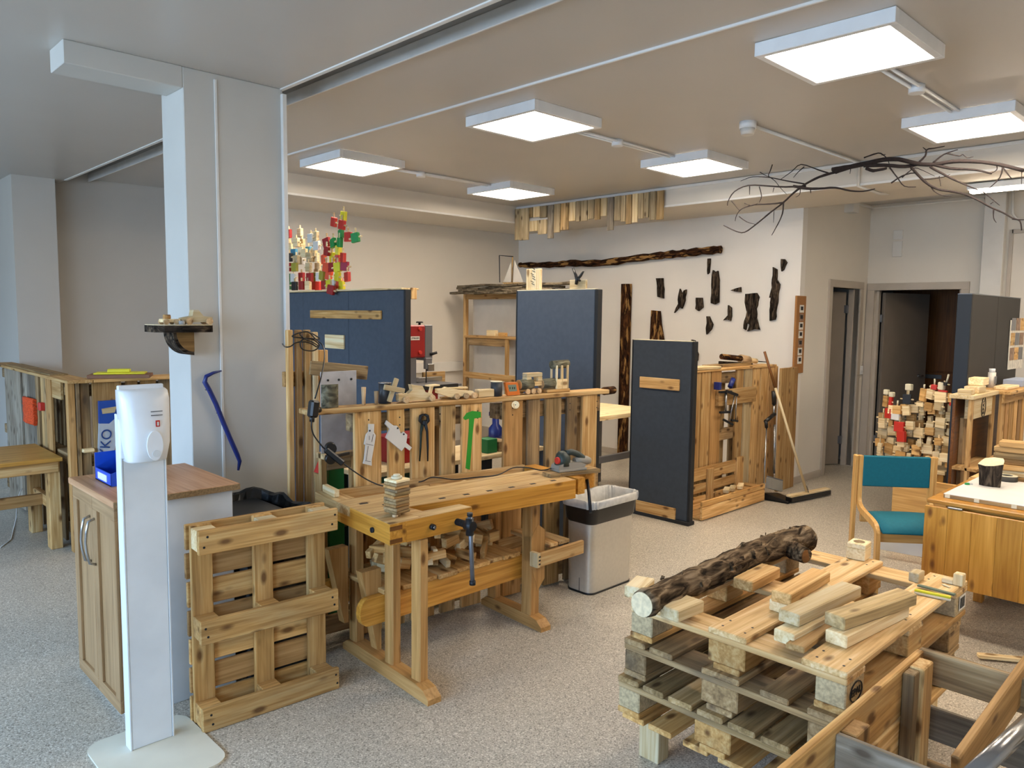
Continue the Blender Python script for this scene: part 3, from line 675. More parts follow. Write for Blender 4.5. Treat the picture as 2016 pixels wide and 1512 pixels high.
# things behind the fence: coloured shapes
tag(bx('green_box', P(644, 940, y=3.62).x, P(674, 940, y=3.62).x, 3.60, 3.66, .0, P(650, 905, y=3.62).z, greenp), 'tall green painted board seen under the metal panel', 'board')
tag(G().prism([P(627, 932, y=3.58), P(642, 932, y=3.58), P(638, 905, y=3.58)], (0, .05, 0)).make('red_wedge', redpaint), 'small red painted wedge left of the green board', 'wedge')
tag(bx('wood_block', P(628, 940, y=3.58).x, P(641, 940, y=3.58).x, 3.57, 3.63, 0, P(634, 933, y=3.58).z, pine), 'upright pine post under the red wedge', 'post')

# objects along the counter board (z 1.2115)
CZ = 1.2125
def on(s, off=-.045, z=0): return FL(s, off, CZ+z)
def sc(px): return (PV(px, 790, FL(0, -.045, 0), FL(1, -.045, 0))-FA).dot(FD)
s = sc(649); g = G(); pts = [on(s-.045, -.03)]
o = []
for k in range(9):
    a = PI*k/8; o.append(FL(s-.045*math.cos(a), -.045+.03*math.sin(a), CZ))
g.prism(o, (0, 0, .115)); tag(g.make('bark_half_log', bark_grey), 'grey-green half log standing on the left end of the counter board', 'log')
for px, h, l in ((716, .092, 'taller tapered wooden peg standing on the counter board'), (741, .068, 'shorter tapered wooden peg standing on the counter board')):
    s = sc(px); tag(cyl('wooden_peg', on(s), on(s, z=h), .009, turned, r2=.012), l, 'peg')
s = sc(761); t = thing('tin_can', 'dark tin can behind the wooden cross on the counter board', 'can', on(s, -.06)); cyl('can_body', on(s, -.062), on(s, -.062, .105), .033, plain('dark_can', '35373a', .4), t); cyl('lid', on(s, -.062, .105), on(s, -.062, .109), .036, chrome, t)
t = thing('wooden_cross', 'pale wooden cross leaning on the dark tin can', 'cross', on(sc(772), -.01)); a, b = FP(766, 785, -.012), FP(781, 745, -.012); a.z = CZ+.012; plank('upright', a, b, .026, .014, pine_pale, t, FD); a, b = FP(756, 762, .002), FP(796, 770, .002); plank('cross_arm', a, b, .028, .014, pine_pale, t, (0, 0, 1))
def pxout(pts, off): return [FP(x, y, off) for x, y in pts]
t = thing('toy_racer', 'wooden toy racing car on the counter board right of the cross', 'toy', on(sc(820)))
G().prism(pxout([(785, 776), (805, 775), (812, 768), (810, 757), (832, 760), (838, 772), (852, 775), (856, 786), (786, 790)], -.02), -FN*.035).make('car_body', pine_pale, t)
bx0 = [(797, 784), (848, 781)]
for (x, y) in bx0:
    for o in (-.012, -.065): a = FP(x, y, -.02); a = FL((a-FA).dot(FD), o, CZ+.018); cyl('wheel', a, a+FN*.014, .0175, turned, t)
plank('rear_wing', FP(835, 760, -.02)+Vector((.02, 0, .0)), FP(856, 758, -.02)+Vector((.02, 0, 0)), .05, .008, pine_pale, t, FN); plank('spoiler', FP(846, 775, -.03), FP(850, 759, -.03), .02, .012, pine_pale, t, FD)
t = thing('toy_truck', 'wooden toy truck with disc wheels in the middle of the counter board', 'toy', on(sc(905)))
G().prism(pxout([(862, 766), (875, 765), (880, 762), (905, 768), (932, 770), (934, 778), (885, 782), (862, 774)], -.02), -FN*.03).make('truck_body', pine_pale, t)
for x in (893, 911, 928):
    s = sc(x); cyl('wheel', FL(s, -.004, CZ+.0165), FL(s, -.018, CZ+.0165), .016, turned, t); cyl('wheel', FL(s, -.052, CZ+.0165), FL(s, -.066, CZ+.0165), .016, turned, t)
t = thing('plank_stack', 'loose stack of thin wooden strips behind the toy truck', 'stack', on(sc(895), -.075))
for i, (a, b, z) in enumerate(((875, 925, .0), (880, 922, .018), (868, 920, .036), (890, 925, .05))): plank('strip', FL(sc(a), -.085, CZ+.006+z), FL(sc(b), -.085+.01*i % .02, CZ+.006+z), .026, .010, pine_pale if i % 2 else pine, t, FN)
tag(plank('trailer_block', FL(sc(937), -.04, CZ+.023), FL(sc(969), -.045, CZ+.022), .04, .044, pine_pale, None, FN), 'pale wooden block between the toy truck and the dark round tin', 'block')
s = sc(978); t = thing('round_tin', 'round dark grey tin with a pale lid on the counter board', 'tin', on(s)); cyl('tin_body', on(s, -.05), on(s, -.05, .082), .034, plain('charcoal_tin', '35373b', .5), t); cyl('lid', on(s, -.05, .082), on(s, -.05, .086), .0345, pale_paint, t)
t = thing('thermometer', 'orange digital thermometer clock leaning beside the round tin', 'clock', on(sc(1009), -.02))
o = pxout([(995, 753), (1019, 753), (1024, 777), (1000, 779)], -.012); G().prism(o, -FN*.02).make('case', orangep, t)
G().prism(pxout([(1000, 758), (1016, 757), (1018, 770), (1003, 771)], -.0105), -FN*.004).make('display', lcd, t)
for x in (1004, 1009, 1013): a = FP(x, 764, -.010); plank('digit', a-Vector((0, 0, .006)), a+Vector((0, 0, .006)), .005, .002, ink, t, FD, 0)
t = thing('toy_wagon', 'toy wagon made of a log and a holed block behind the orange thermometer', 'toy', on(sc(1040)))
cyl('log_body', FL(sc(1022), -.05, CZ+.055), FL(sc(1047), -.05, CZ+.058), .032, bark_grey, t, 18); cyl('cut_face', FL(sc(1021), -.05, CZ+.055), FL(sc(1022.2), -.05, CZ+.055), .0315, redwood, t, 18)
a = FL(sc(1051), -.06, 0); w = .055; z0, z1 = CZ+.045, CZ+.125
for (s0, s1, zz0, zz1) in ((sc(1035), sc(1066), z1-.025, z1), (sc(1035), sc(1066), z0, z0+.025), (sc(1035), sc(1045), z0+.025, z1-.025), (sc(1057), sc(1066), z0+.025, z1-.025)): plank('block_part', FL(s0, -.06, (zz0+zz1)/2), FL(s1, -.06, (zz0+zz1)/2), zz1-zz0, .045, pine_pale, t)
plank('base', FL(sc(1020), -.05, CZ+.022), FL(sc(1064), -.05, CZ+.022), .03, .014, pine, t, FN)
for x in (1034, 1045, 1056):
    for o in (-.015, -.075): s = sc(x); cyl('wheel', FL(s, o, CZ+.0165), FL(s, o-.012, CZ+.0165), .016, turned, t)
t = thing('toy_locomotive', 'wooden toy locomotive with a tall cab at the right of the counter board', 'toy', on(sc(1092)))
plank('base', FL(sc(1072), -.05, CZ+.010), FL(sc(1117), -.05, CZ+.010), .06, .020, pine, t, FN)
cyl('boiler', FL(sc(1066), -.05, CZ+.053), FL(sc(1100), -.05, CZ+.056), .031, bark_grey, t, 18); cyl('cut_face', FL(sc(1065), -.05, CZ+.053), FL(sc(1066.3), -.05, CZ+.053), .0305, turned, t, 18)
for s0, w in ((1091, .012), (1101, .016), (1112, .016)):
    for o in (-.025, -.075): plank('cab_post', FL(sc(s0), o, CZ+.02), FL(sc(s0), o, CZ+.165), w, .012, pine_pale, t, FD)
plank('cab_side', FL(sc(1090), -.025, CZ+.05), FL(sc(1114), -.025, CZ+.05), .06, .012, pine_pale, t)
G().tube([FL(sc(1086), -.05, CZ+.168), FL(sc(1117), -.05, CZ+.172)], .026, 14).make('cab_roof', bark_grey, t, True)

# hung on the fence
def hung(name, pts, label, cat, mat, th=.010, off=.003, hole=None):
    o = G().prism(pxout(pts, off+th), -FN*th).make(name, mat); return tag(o, label, cat)
t = thing('soldier_cutout', 'white wooden cut-out figure with ink lines screwed to the first fence plank', 'cutout', FP(730, 917))
G().prism(pxout([(727, 835), (737, 835), (736, 851), (740, 857), (737, 876), (732, 905), (732, 917), (716, 913), (718, 905), (721, 877), (718, 875), (722, 855), (727, 850)], .014), -FN*.012).make('figure', white, t)
for (a, b) in (((727, 858), (727, 866)), ((735, 855), (732, 870)), ((721, 874), (735, 877)), ((725, 878), (721, 906)), ((719, 907), (730, 909))): plank('ink_line', FP(*a, .0148), FP(*b, .0148), .002, .001, ink, t, FN.cross(FP(*b)-FP(*a)), 0)
cyl('screw', FP(728, 848, .013), FP(728, 848, .017), .005, darkmetal, t, 10)
t = thing('animal_cutout', 'white wooden cut-out shape with two stub arms screwed to the second fence plank', 'cutout', FP(785, 887))
G().prism(pxout([(762, 828), (775, 838), (781, 838), (786, 843), (789, 854), (795, 850), (802, 856), (800, 872), (811, 881), (807, 887), (797, 880), (791, 888), (760, 862), (768, 845), (759, 835)], .014), -FN*.012).make('shape', white, t)
for q0 in ((783, 843), (795, 855)): cyl('screw', FP(*q0, .013), FP(*q0, .017), .005, darkmetal, t, 10)
t = thing('pincers', 'old dark iron pincers hanging on the third fence plank', 'pincers', FP(834, 908))
G().tube([FP(833, 828, .012), FP(829, 850, .012), FP(828, 880, .012), FP(826, 908, .012)], [.011, .007, .006, .004], 8).make('handle', plain('green_black_iron', '1d2a22', .5, .3), t, True)
G().tube([FP(836, 828, .016), FP(841, 850, .016), FP(842, 880, .016), FP(842, 908, .016)], [.011, .007, .006, .004], 8).make('handle', darkmetal, t, True)
for sg in (-1, 1): G().tube([FP(835+sg*1, 836, .014), FP(835+sg*8, 828, .014), FP(835+sg*7, 819, .014), FP(835+sg*1, 816, .014)], [.009, .010, .009, .006], 8).make('jaw', darkmetal, t, True)
cyl('pivot', FP(835, 833, .03), FP(835, 833, .0), .009, darkmetal, t)
hung('painted_hammer', [(912, 823), (919, 813), (930, 809), (947, 811), (947, 822), (934, 824), (931, 850), (925, 925), (917, 922), (923, 850), (924, 824), (916, 827)], 'bright green painted hammer shape on the fifth fence plank', 'painting', plain('hammer_green_paint', '26952a', .5), .002, .0005)
t = thing('wood_disc', 'pale round wooden disc nailed under the counter board', 'disc', FP(1015, 808)); cyl('disc', FP(1015, 797, .002), FP(1015, 797, .02), .0215*1.05, pine_pale, t, 28); cyl('nail', FP(1015, 797, .019), FP(1015, 797, .0225), .003, darkmetal, t, 8)
# behind the fence: table with materials
t = thing('material_table', 'pale table top on dark legs seen through the gaps of the fence', 'table', (3.5, 3.85, 0))
tz = .75
bx('table_top', 2.45, 4.55, 3.72, 4.15, tz-.03, tz, pine_pale, t)
for (x, y) in ((3.40, 3.75), (4.45, 3.75), (3.40, 4.1), (2.5, 4.1)): bx('leg', x, x+.06, y-.02, y+.04, 0, tz-.03, darkmetal, t)
bx('under_rail', 2.5, 4.45, 4.08, 4.11, .35, .43, pine, t)
def bk(px, py, y): return P(px, py, y=y)
a = bk(962, 866, 3.80); tag(bx('green_block', a.x-.045, a.x+.045, 3.76, 3.86, tz+.001, tz+.095, greenp), 'green painted wooden block beside the hammer plank gap', 'block')
tag(bx('wood_tray', a.x+.06, a.x+.17, 3.76, 3.90, tz+.001, tz+.07, pallet_old), 'small worn wooden box right of the green block', 'box')
a = bk(976, 800, 3.95); g = G(); g.tube([(a.x, 3.95, tz+.001), (a.x, 3.95, tz+.13), (a.x, 3.95, tz+.16), (a.x, 3.95, tz+.22)], [.05, .05, .025, .025], 14); t2 = thing('spray_bottle', 'dark blue plastic spray bottle behind the fence gap', 'bottle', (a.x, 3.95, tz)); g.make('bottle_body', bluetool, t2, True); bx('trigger', a.x-.05, a.x+.04, 3.93, 3.97, tz+.22, tz+.25, bluetool, t2)
for (px, m, l, w, h, y) in ((867, redp, 'dark red', .05, .10, 3.85), (1067, redpaint, 'bright red', .055, .12, 3.85), (1036, whitep, 'white', .045, .10, 3.85), (1110, brownwood, 'brown', .05, .11, 3.85), (1140, redp, 'small dark red', .05, .08, 3.85)):
    a = bk(px, 870, y); tag(cyl('paint_pot', (a.x, y, tz+.001), (a.x, y, tz+h), w*.6, m), '%s pot seen in a gap of the fence' % l, 'pot')
tag(bx('green_cabinet', 2.62, 3.05, 3.80, 4.10, .0, .66, greenp), 'dark green box under the pale table behind the fence', 'box')
tag(bx('red_case', 2.75, 3.2, 3.85, 4.1, tz+.001, tz+.16, redp), 'dark red case on the pale table behind the fence planks', 'case')

# ------------------------------------------------------------------ extension cord
g = G(); cord = []
cord = [P(556, 677, y=3.94), P(562, 683, y=3.7), P(572, 682, y=3.665), P(582, 675, y=3.665), P(597, 673, y=3.665), P(612, 676, y=3.665), P(624, 683, y=3.665), P(628, 678, y=3.665), P(615, 668, y=3.66), P(590, 665, y=3.66), P(575, 662, y=3.66), P(590, 655, y=3.66), P(608, 654, y=3.66), P(625, 663, y=3.66), P(628, 668, y=3.66), P(605, 666, y=3.655), P(592, 672, y=3.655), P(593, 685, y=3.655), P(603, 690, y=3.655), P(618, 690, y=3.655), P(627, 682, y=3.65), P(612, 672, y=3.65), P(600, 667, y=3.65), P(590, 657, y=3.65), P(606, 653, y=3.65), P(622, 668, y=3.645), P(635, 680, y=3.62), P(639, 700, y=3.5), P(634, 735, y=3.36), P(626, 765, y=3.31), P(620, 785, y=3.31)]
def smooth(pts, n=4):
    out = []
    for i in range(len(pts)-1):
        p0, p1, p2, p3 = pts[max(i-1, 0)], pts[i], pts[i+1], pts[min(i+2, len(pts)-1)]
        for k in range(n):
            t_ = k/n; out.append(.5*((2*p1)+(-p0+p2)*t_+(2*p0-5*p1+4*p2-p3)*t_*t_+(-p0+3*p1-3*p2+p3)*t_**3))
    return out+[pts[-1]]
t = thing('extension_cord', 'black extension cord coiled over the tall slats and running down to the bench', 'cord', cord[-1])
G().tube(smooth(cord), .0035, 6).make('cable', blackp, t, True)
c2 = [P(617, 815, y=3.28), P(613, 835, y=3.27), P(617, 855, y=3.27), P(632, 876, y=3.26), P(645, 890, y=3.25)]
G().tube(smooth(c2), .0035, 6).make('cable', blackp, t, True)
a, b = P(619, 788, y=3.29), P(615, 822, y=3.29); plank('adapter', a, b, .045, .045, blackp, t, (1, 0, 0), .012); cyl('adapter_plug', b+Vector((.0, 0, .01)), P(614, 830, y=3.28), .012, blackp, t); cyl('adapter_side', P(622, 807, y=3.29), P(629, 807, y=3.30), .014, blackp, t)
a, b = P(640, 884, y=3.24), P(676, 913, y=3.20); plank('plug_strip', a, b, .03, .03, blackp, t, (0, 0, 1), .008); cyl('plug_disc', P(650, 880, y=3.25), P(652, 884, y=3.22), .027, blackp, t); plank('plug', P(655, 900, y=3.24), P(688, 892, y=3.24), .014, .012, blackp, t); cyl('plug_disc', P(648, 902, y=3.25), P(652, 905, y=3.22), .024, blackp, t)
c3 = [P(674, 911, y=3.2), P(700, 930, y=3.17), P(730, 948, y=3.14), P(760, 957, z=.83), P(800, 950, z=.80), P(830, 948, z=.80), P(848, 940, z=.83), P(870, 941, z=.83), P(895, 944, z=.81), P(935, 940, z=.82), P(980, 935, z=.83), P(1010, 921, z=.835), P(1040, 921, z=.83), P(1066, 926, z=.83), P(1085, 922, z=.85)]
G().tube(smooth(c3), .0035, 6).make('cable', blackp, t, True)

# ------------------------------------------------------------------ workbench
t = thing('workbench', 'heavy varnished joiner workbench with a front vise and scarred top', 'workbench', (2.45, 2.9, 0))
def slab(name, poly, z0, z1, mat, bevel=None, label=None):
    n = len(poly); g = G(); g.prism([(x, y, z0) for x, y in poly], (0, 0, z1-z0)); 
    e = max(range(n), key=lambda i: (Vector(poly[i])-Vector(poly[(i+1) % n])).length); d = Vector(poly[(e+1) % n])-Vector(poly[e])
    o = g.make(name, mat, t, ax=(d.x, d.y, 0)); return o
BT = .81
mf0, mf1 = (2.04, 2.765), (3.06, 2.642)
slab('top_front_skirt', [(2.04, 2.765), (3.06, 2.642), (3.065, 2.70), (2.045, 2.822)], BT-.10, BT-.001, yel)
slab('top_slab', [(2.04, 2.768), (3.06, 2.645), (3.12, 2.975), (1.86, 3.075), (1.835, 2.79)], BT-.045, BT, benchtop)
slab('end_shoulder', [(1.814, 2.576), (1.90, 2.5755), (1.97, 3.29), (1.882, 3.30)], BT-.09, BT-.001, yel)
slab('shoulder_top', [(1.816, 2.578), (2.06, 2.577), (2.04, 2.766), (1.835, 2.79)], BT-.05, BT+.0005, benchtop)
slab('shoulder_top', [(1.86, 3.075), (1.96, 3.068), (1.972, 3.285), (1.882, 3.30)], BT-.05, BT+.0005, benchtop)
slab('vise_jaw', [(1.90, 2.575), (2.262, 2.572), (2.255, 2.652), (1.90, 2.66)], BT-.092, BT-.001, yel)
slab('vise_jaw_top', [(1.98, 2.577), (2.260, 2.574), (2.252, 2.650), (2.06, 2.66), (1.98, 2.66)], BT-.01, BT+.001, benchtop)
slab('vise_plate', [(2.04, 2.66), (2.24, 2.655), (2.235, 2.742), (2.042, 2.765)], BT-.06, BT-.03, darkmetal)
for z in (.735, .790): bx('dovetail', 1.8125, 1.875, 2.5735, 2.5765, z-.009, z+.009, brownwood, t, 0)
slab('tool_tray', [(1.96, 3.065), (3.11, 2.972), (3.13, 3.10), (1.97, 3.26)], BT-.06, BT-.04, redwood)
slab('back_rail', [(1.97, 3.255), (3.14, 3.105), (3.145, 3.13), (1.973, 3.285)], BT-.085, BT, benchtop)
slab('tail_shoulder', [(3.10, 2.66), (3.15, 2.655), (3.215, 3.09), (3.13, 3.10)], BT-.09, BT-.002, yel)
slab('tail_vise', [(3.16, 2.745), (3.335, 2.745), (3.36, 2.93), (3.18, 2.95)], BT-.10, BT-.003, yel)
G().tube([(3.14, 2.85, .745), (3.37, 2.84, .745)], .014, 10).make('tail_screw', darkmetal, t, True)
G().tube([(3.27, 2.74, .765), (3.24, 2.70, .70), (3.21, 2.66, .60)], .009, 10).make('tail_handle', darkmetal, t, True)
for k in range(6):
    f = .22+k*.135; x = 2.04+1.02*f; y = 2.765-.123*f+.055
    plank('dog_hole', (x-.016, y, BT+.0007), (x+.016, y-.004, BT+.0007), .018, .0012, ink, t, (0, 1, 0), 0)
for (x, y) in ((2.0, 2.87), (1.93, 2.95)): plank('dog_hole', (x-.02, y, BT+.0012), (x+.02, y-.004, BT+.0012), .014, .0012, ink, t, (0, 1, 0), 0)
cyl('bolt', (2.03, 2.574, .762), (2.03, 2.556, .762), .013, darkmetal, t, 12); cyl('bolt', (2.03, 2.556, .762), (2.03, 2.548, .762), .007, chrome, t, 8)
cyl('bolt', (1.835, 2.72, .755), (1.818, 2.721, .755), .012, darkmetal, t, 12)
g = G().tube([(2.175, 2.576, .757), (2.175, 2.50, .757)], .012, 12)
for k in range(7): g.tube([(2.175, 2.574-k*.008, .757), (2.175, 2.570-k*.008, .757)], .016, 12)
g.make('vise_screw', darkmetal, t, True); cyl('screw_head', (2.175, 2.512, .757), (2.175, 2.465, .757), .022, darkmetal, t); cyl('screw_hub', (2.175, 2.487, .79), (2.175, 2.487, .715), .018, darkmetal, t)
cyl('vise_handle', (2.175, 2.487, .805), (2.19, 2.483, .50), .010, greysteel, t); cyl('handle_cap', (2.19, 2.483, .505), (2.19, 2.483, .487), .014, darkmetal, t); cyl('handle_cap', (2.175, 2.487, .80), (2.175, 2.487, .815), .013, darkmetal, t)
# underframe
def sled(x0, y0, x1, y1):
    d = (Vector((x1, y1, 0))-Vector((x0, y0, 0))).normalized(); n = Vector((d.y, -d.x, 0))*.035
    A = Vector((x0, y0, 0)); L = (Vector((x1, y1, 0))-A).length
    o = [A-n, A-n+d*L, A-n+d*L+Vector((0, 0, .03)), A-n+d*(L-.04)+Vector((0, 0, .055)), A-n+d*(L-.10)+Vector((0, 0, .065)), A-n+d*.10+Vector((0, 0, .065)), A-n+d*.04+Vector((0, 0, .055)), A-n+Vector((0, 0, .025))]
    G().prism(o, n*2).make('foot', beech, t, ax=d)
sled(1.99, 2.50, 2.035, 3.25); sled(2.905, 2.70, 2.945, 3.22)
def post(x, y, w=.05, d=.065, z0=.06, z1=.71, m=beech): plank('leg', (x, y, z0), (x, y, z1), w, d, m, t, (1, 0, 0), .006)
post(2.005, 2.625); post(2.013, 2.84); post(2.03, 3.17); post(2.915, 2.83, .07, .075); post(2.935, 3.14)
G().prism([(2.88, 2.79, .36), (2.88, 2.79, .50), (2.93, 2.79, .56), (2.985, 2.79, .52), (2.985, 2.79, .25), (2.93, 2.79, .19)], (0, .06, 0)).make('end_cheek', beech, t, ax=(0, 0, 1))
def rail(x0, x1, y, z0, z1, rnd=True):
    o = []; r = (z1-z0)/2
    for k in range(9):
        a = PI/2+PI*k/8; o.append((x0+r*.7+r*.7*math.cos(a), y, (z0+z1)/2+r*math.sin(a)))
    o += [(x1, y, z0), (x1, y, z1)]
    G().prism(o, (0, .035, 0)).make('stretcher', yel, t, ax=(1, 0, 0))
rail(1.86, 2.90, 2.875, .255, .385); rail(1.74, 2.90, 3.205, .255, .385)
def wedge(x, y, zt, zb, w):
    G().prism([(x, y, zt), (x+w, y, zt), (x+w, y, zb), (x+w*.78, y, zb)], (0, .05, 0)).make('wedge', beech, t, ax=(0, 0, 1))
wedge(1.895, 2.913, .50, .11, .105); wedge(1.86, 3.14, .56, .18, .105)
k = 0; x = 1.98
while x < 2.86:
    w = .10+.02*(k % 2); plank('shelf_board', (x+w/2, 2.865-.012*(k % 2), .398), (x+w/2, 3.25, .398), w-.003, .022, pallet_new if k % 3 else pine, t, (1, 0, 0)); x += w; k += 1
# side rack with two boards
t2 = thing('side_rack', 'small pallet-wood rack fixed to the right end of the bench', 'rack', (3.05, 2.9, .37))
bx('front_rail', 2.89, 3.25, 2.735, 2.757, .345, .42, pine, t2); bx('end_block', 2.865, 2.89, 2.73, 2.79, .345, .425, pine_pale, t2); bx('bottom_board', 2.99, 3.25, 2.757, 2.86, .345, .365, pallet_old, t2)
for (x) in (2.875, 2.882): 
    for z in (.365, .385, .405): bx('staple', x, x+.006, 2.7285, 2.7305, z-.004, z+.004, ink, t2, 0)
plank('cross_board', (3.02, 2.76, .435), (3.06, 3.1, .435), .07, .022, pine, t2, (1, 0, 0)); plank('cross_board', (3.12, 2.77, .43), (3.13, 3.1, .43), .09, .022, pine_grey, t2, (1, 0, 0)); bx('back_rail', 2.89, 3.2, 3.06, 3.08, .345, .418, pine, t2)
# things on the bench
t2 = thing('block_tower', 'tower of stacked thin wooden squares with a round cap on the bench corner', 'tower', (1.93, 2.70, .812))
z = BT+.004
for k in range(3):
    cyl('foot_disc', (1.90+.028*k, 2.66+.02*k, z-.003), (1.90+.028*k, 2.66+.02*k, z+.008), .013, turned, t2)
z += .008
for k in range(11):
    th = .0135; a = (R()-.5)*.25+.1; o = Vector(((R()-.5)*.006+1.93, (R()-.5)*.006+2.69, z+th/2)); d = Vector((math.cos(a), math.sin(a), 0))
    plank('square_tile', o-d*.041, o+d*.041, .08, th-.001, [pine_grey, pallet_old, redwood][k % 3] if k < 10 else pine_pale, t2, (0, 1, 0)); z += th
cyl('cap', (1.93, 2.69, z), (1.93, 2.69, z+.010), .024, pale_paint, t2, 20); cyl('cap_top', (1.93, 2.69, z+.010), (1.93, 2.69, z+.018), .015, pale_paint, t2, 18)
tag(plank('end_stop', (1.90, 3.13, .829), (1.925, 3.28, .829), .028, .036, pine_pale, None, (1, 0, 0)), 'pale wooden stop block at the back left corner of the bench', 'block')
tag(cyl('wood_disc', (2.05, 3.13, .771), (2.05, 3.13, .782), .035, pine_pale), 'pale round disc lying in the bench tool tray', 'disc')
for (x, y, a, m, l) in ((2.62, 3.06, .3, pine_pale, 'pale flat offcut in the middle of the bench tool tray'), (2.50, 3.10, -.6, redwood, 'reddish offcut in the bench tool tray'), (2.83, 3.05, -.12, pine_grey, 'grey worn lath lying along the bench tool tray'), (2.38, 3.11, .1, pine, 'pine offcut at the left of the bench tool tray')):
    d = Vector((math.cos(a), math.sin(a), 0)); c = Vector((x, y, .782)); tag(plank('offcut', c-d*.055, c+d*.055, .045, .02, m, None, (0, 1, 0)), l, 'offcut')
t2 = thing('sander_board', 'worn board with curved edge lying across the right end of the bench', 'board', (3.17, 2.80, BT))
a = math.radians(-14); d = Vector((math.cos(a), math.sin(a), 0)); n = Vector((-d.y, d.x, 0)); c = Vector((3.155, 2.77, BT+.001))
G().prism([c-d*.16-n*.05, c-d*.10-n*.055, c-d*.09-n*.045, c+d*.17-n*.055, c+d*.17+n*.05, c-d*.12+n*.055, c-d*.16+n*.03], (0, 0, .02)).make('board', pine_grey, t2, ax=d)
t2 = thing('orbital_sander', 'dark green and grey electric orbital sander with a red badge on the bench end', 'sander', (3.15, 2.78, BT+.021)); z = BT+.021
def SP(u, v, w): return c+d*u+n*v+Vector((0, 0, .021-.001+w))
lgrey = plain('dusty_grey_plastic', '8f897d', .6); dg = plain('dark_green_plastic', '2a3531', .45)
plank('sanding_pad', SP(-.10, 0, .008), SP(.085, 0, .008), .09, .014, lgrey, t2, n, .004); 
G().prism([SP(-.10, -.04, .016), SP(.07, -.04, .016), SP(.085, -.04, .03), (SP(.05, -.04, .045)), SP(-.06, -.04, .05), SP(-.095, -.04, .035)], n*.08).make('lower_housing', lgrey, t2)
g = G(); rings = []
pts = [SP(-.075, 0, .05), SP(-.06, 0, .075), SP(-.035, 0, .095), SP(0, 0, .10), SP(.04, 0, .092), SP(.075, 0, .07), SP(.095, 0, .045)]
G().tube([SP(-.05, 0, .03), SP(-.05, 0, .06), SP(-.045, 0, .085), SP(-.04, 0, .098), SP(-.035, 0, .105)], [.045, .044, .040, .030, .012], 16).make('motor_housing', dg, t2, True)
G().tube([SP(-.03, 0, .095), SP(.01, 0, .10), SP(.05, 0, .085), SP(.08, 0, .06), (SP(.10, 0, .04))], [.018, .017, .018, .022, .020], 12).make('grip', dg, t2, True)
G().tube([SP(.03, 0, .045), SP(.07, 0, .05), SP(.11, 0, .045), SP(.135, 0, .04)], [.02, .026, .026, .018], 12).make('dust_box', lgrey, t2, True)
G().tube([SP(-.088, -.012, .062), SP(-.098, -.013, .062)], [.021, .018], 16).make('red_badge', redpaint, t2, True)
# scrap heap on the lower shelf
rng = random.Random(3)
lbl = 'pale offcut in the heap on the lower shelf of the bench'
for k in range(46):
    if k < 34: x = rng.uniform(2.22, 2.80); lv = (k % 4); y = rng.uniform(2.93, 3.13); z = .425+lv*.042*(.35+.65*math.sin(PI*min(1, max(0, (x-2.05)/.8))))
    else: x = rng.uniform(2.07, 2.2); y = rng.uniform(2.93, 3.15); z = .425+.04*(k % 3)
    L_, w, h = rng.uniform(.07, .17), rng.uniform(.035, .055), rng.uniform(.022, .04); a = rng.uniform(0, PI); p = rng.uniform(-.45, .45)
    d = Vector((math.cos(a)*math.cos(p), math.sin(a)*math.cos(p), math.sin(p))); c0 = Vector((x, y, z+.02))
    o = plank('offcut', c0-d*L_/2, c0+d*L_/2, w, h, [pine_pale, pine, chipb][k % 3] if 'chipb' in globals() else [pine_pale, pine, pallet_new][k % 3], None, (0, 0, 1)); zone = 'left end' if x < 2.21 else ('middle' if x < 2.5 else 'right half'); tag(o, 'pale wooden offcut in the heap on the %s of the bench lower shelf' % zone, 'offcut', 'offcuts heaped on the %s of the bench lower shelf' % zone)
# ------------------------------------------------------------------ steel bin
t = thing('steel_bin', 'brushed steel waste bin with black collar and clear bag beside the bench', 'bin', (3.68, 2.95, 0))
def rr(x0, x1, y0, y1, r, n=6):
    o = []
    for (cx, cy, a0) in ((x1-r, y1-r, 0), (x0+r, y1-r, 90), (x0+r, y0+r, 180), (x1-r, y0+r, 270)):
        for k in range(n+1):
            a = math.radians(a0+90*k/n); o.append((cx+r*math.cos(a), cy+r*math.sin(a)))
    return o
def loft(rings, capb=True, capt=False):
    V = []; F = []; n = len(rings[0][0])
    for o, z in rings: V += [(x, y, z) for x, y in o]
    for i in range(len(rings)-1):
        for k in range(n): F.append((i*n+k, i*n+(k+1) % n, (i+1)*n+(k+1) % n, (i+1)*n+k))
    if capb: F.append(tuple(range(n))[::-1])
    if capt: F.append(tuple((len(rings)-1)*n+k for k in range(n)))
    return G().add(V, F)
X0, X1, Y0, Y1 = 3.475, 3.89, 2.87, 3.07
loft([(rr(X0-.003, X1+.003, Y0-.003, Y1+.003, .05), 0), (rr(X0-.003, X1+.003, Y0-.003, Y1+.003, .05), .012)], True, True).make('base_ring', blackp, t, True)
loft([(rr(X0, X1, Y0, Y1, .05), .012), (rr(X0-.008, X1+.008, Y0-.008, Y1+.008, .055), .45)], False).make('steel_body', steel, t, True)
bx('seam', X0-.0015, X0+.002, 2.955, 2.959, .012, .45, ink, t, 0)
loft([(rr(X0-.004, X1+.004, Y0-.004, Y1+.004, .05), .43), (rr(X0-.018, X1+.018, Y0-.018, Y1+.018, .06), .45), (rr(X0-.03, X1+.03, Y0-.03, Y1+.03, .065), .555)], False).make('collar', blackp, t, True)
g = G(); n = 60; V = []; F = []
lv = [(.535, .034, 0), (.55, .036, 1), (.578, .036, 1), (.585, .030, 0), (.575, .020, 1), (.50, .0, 1), (.40, -.02, 0)]
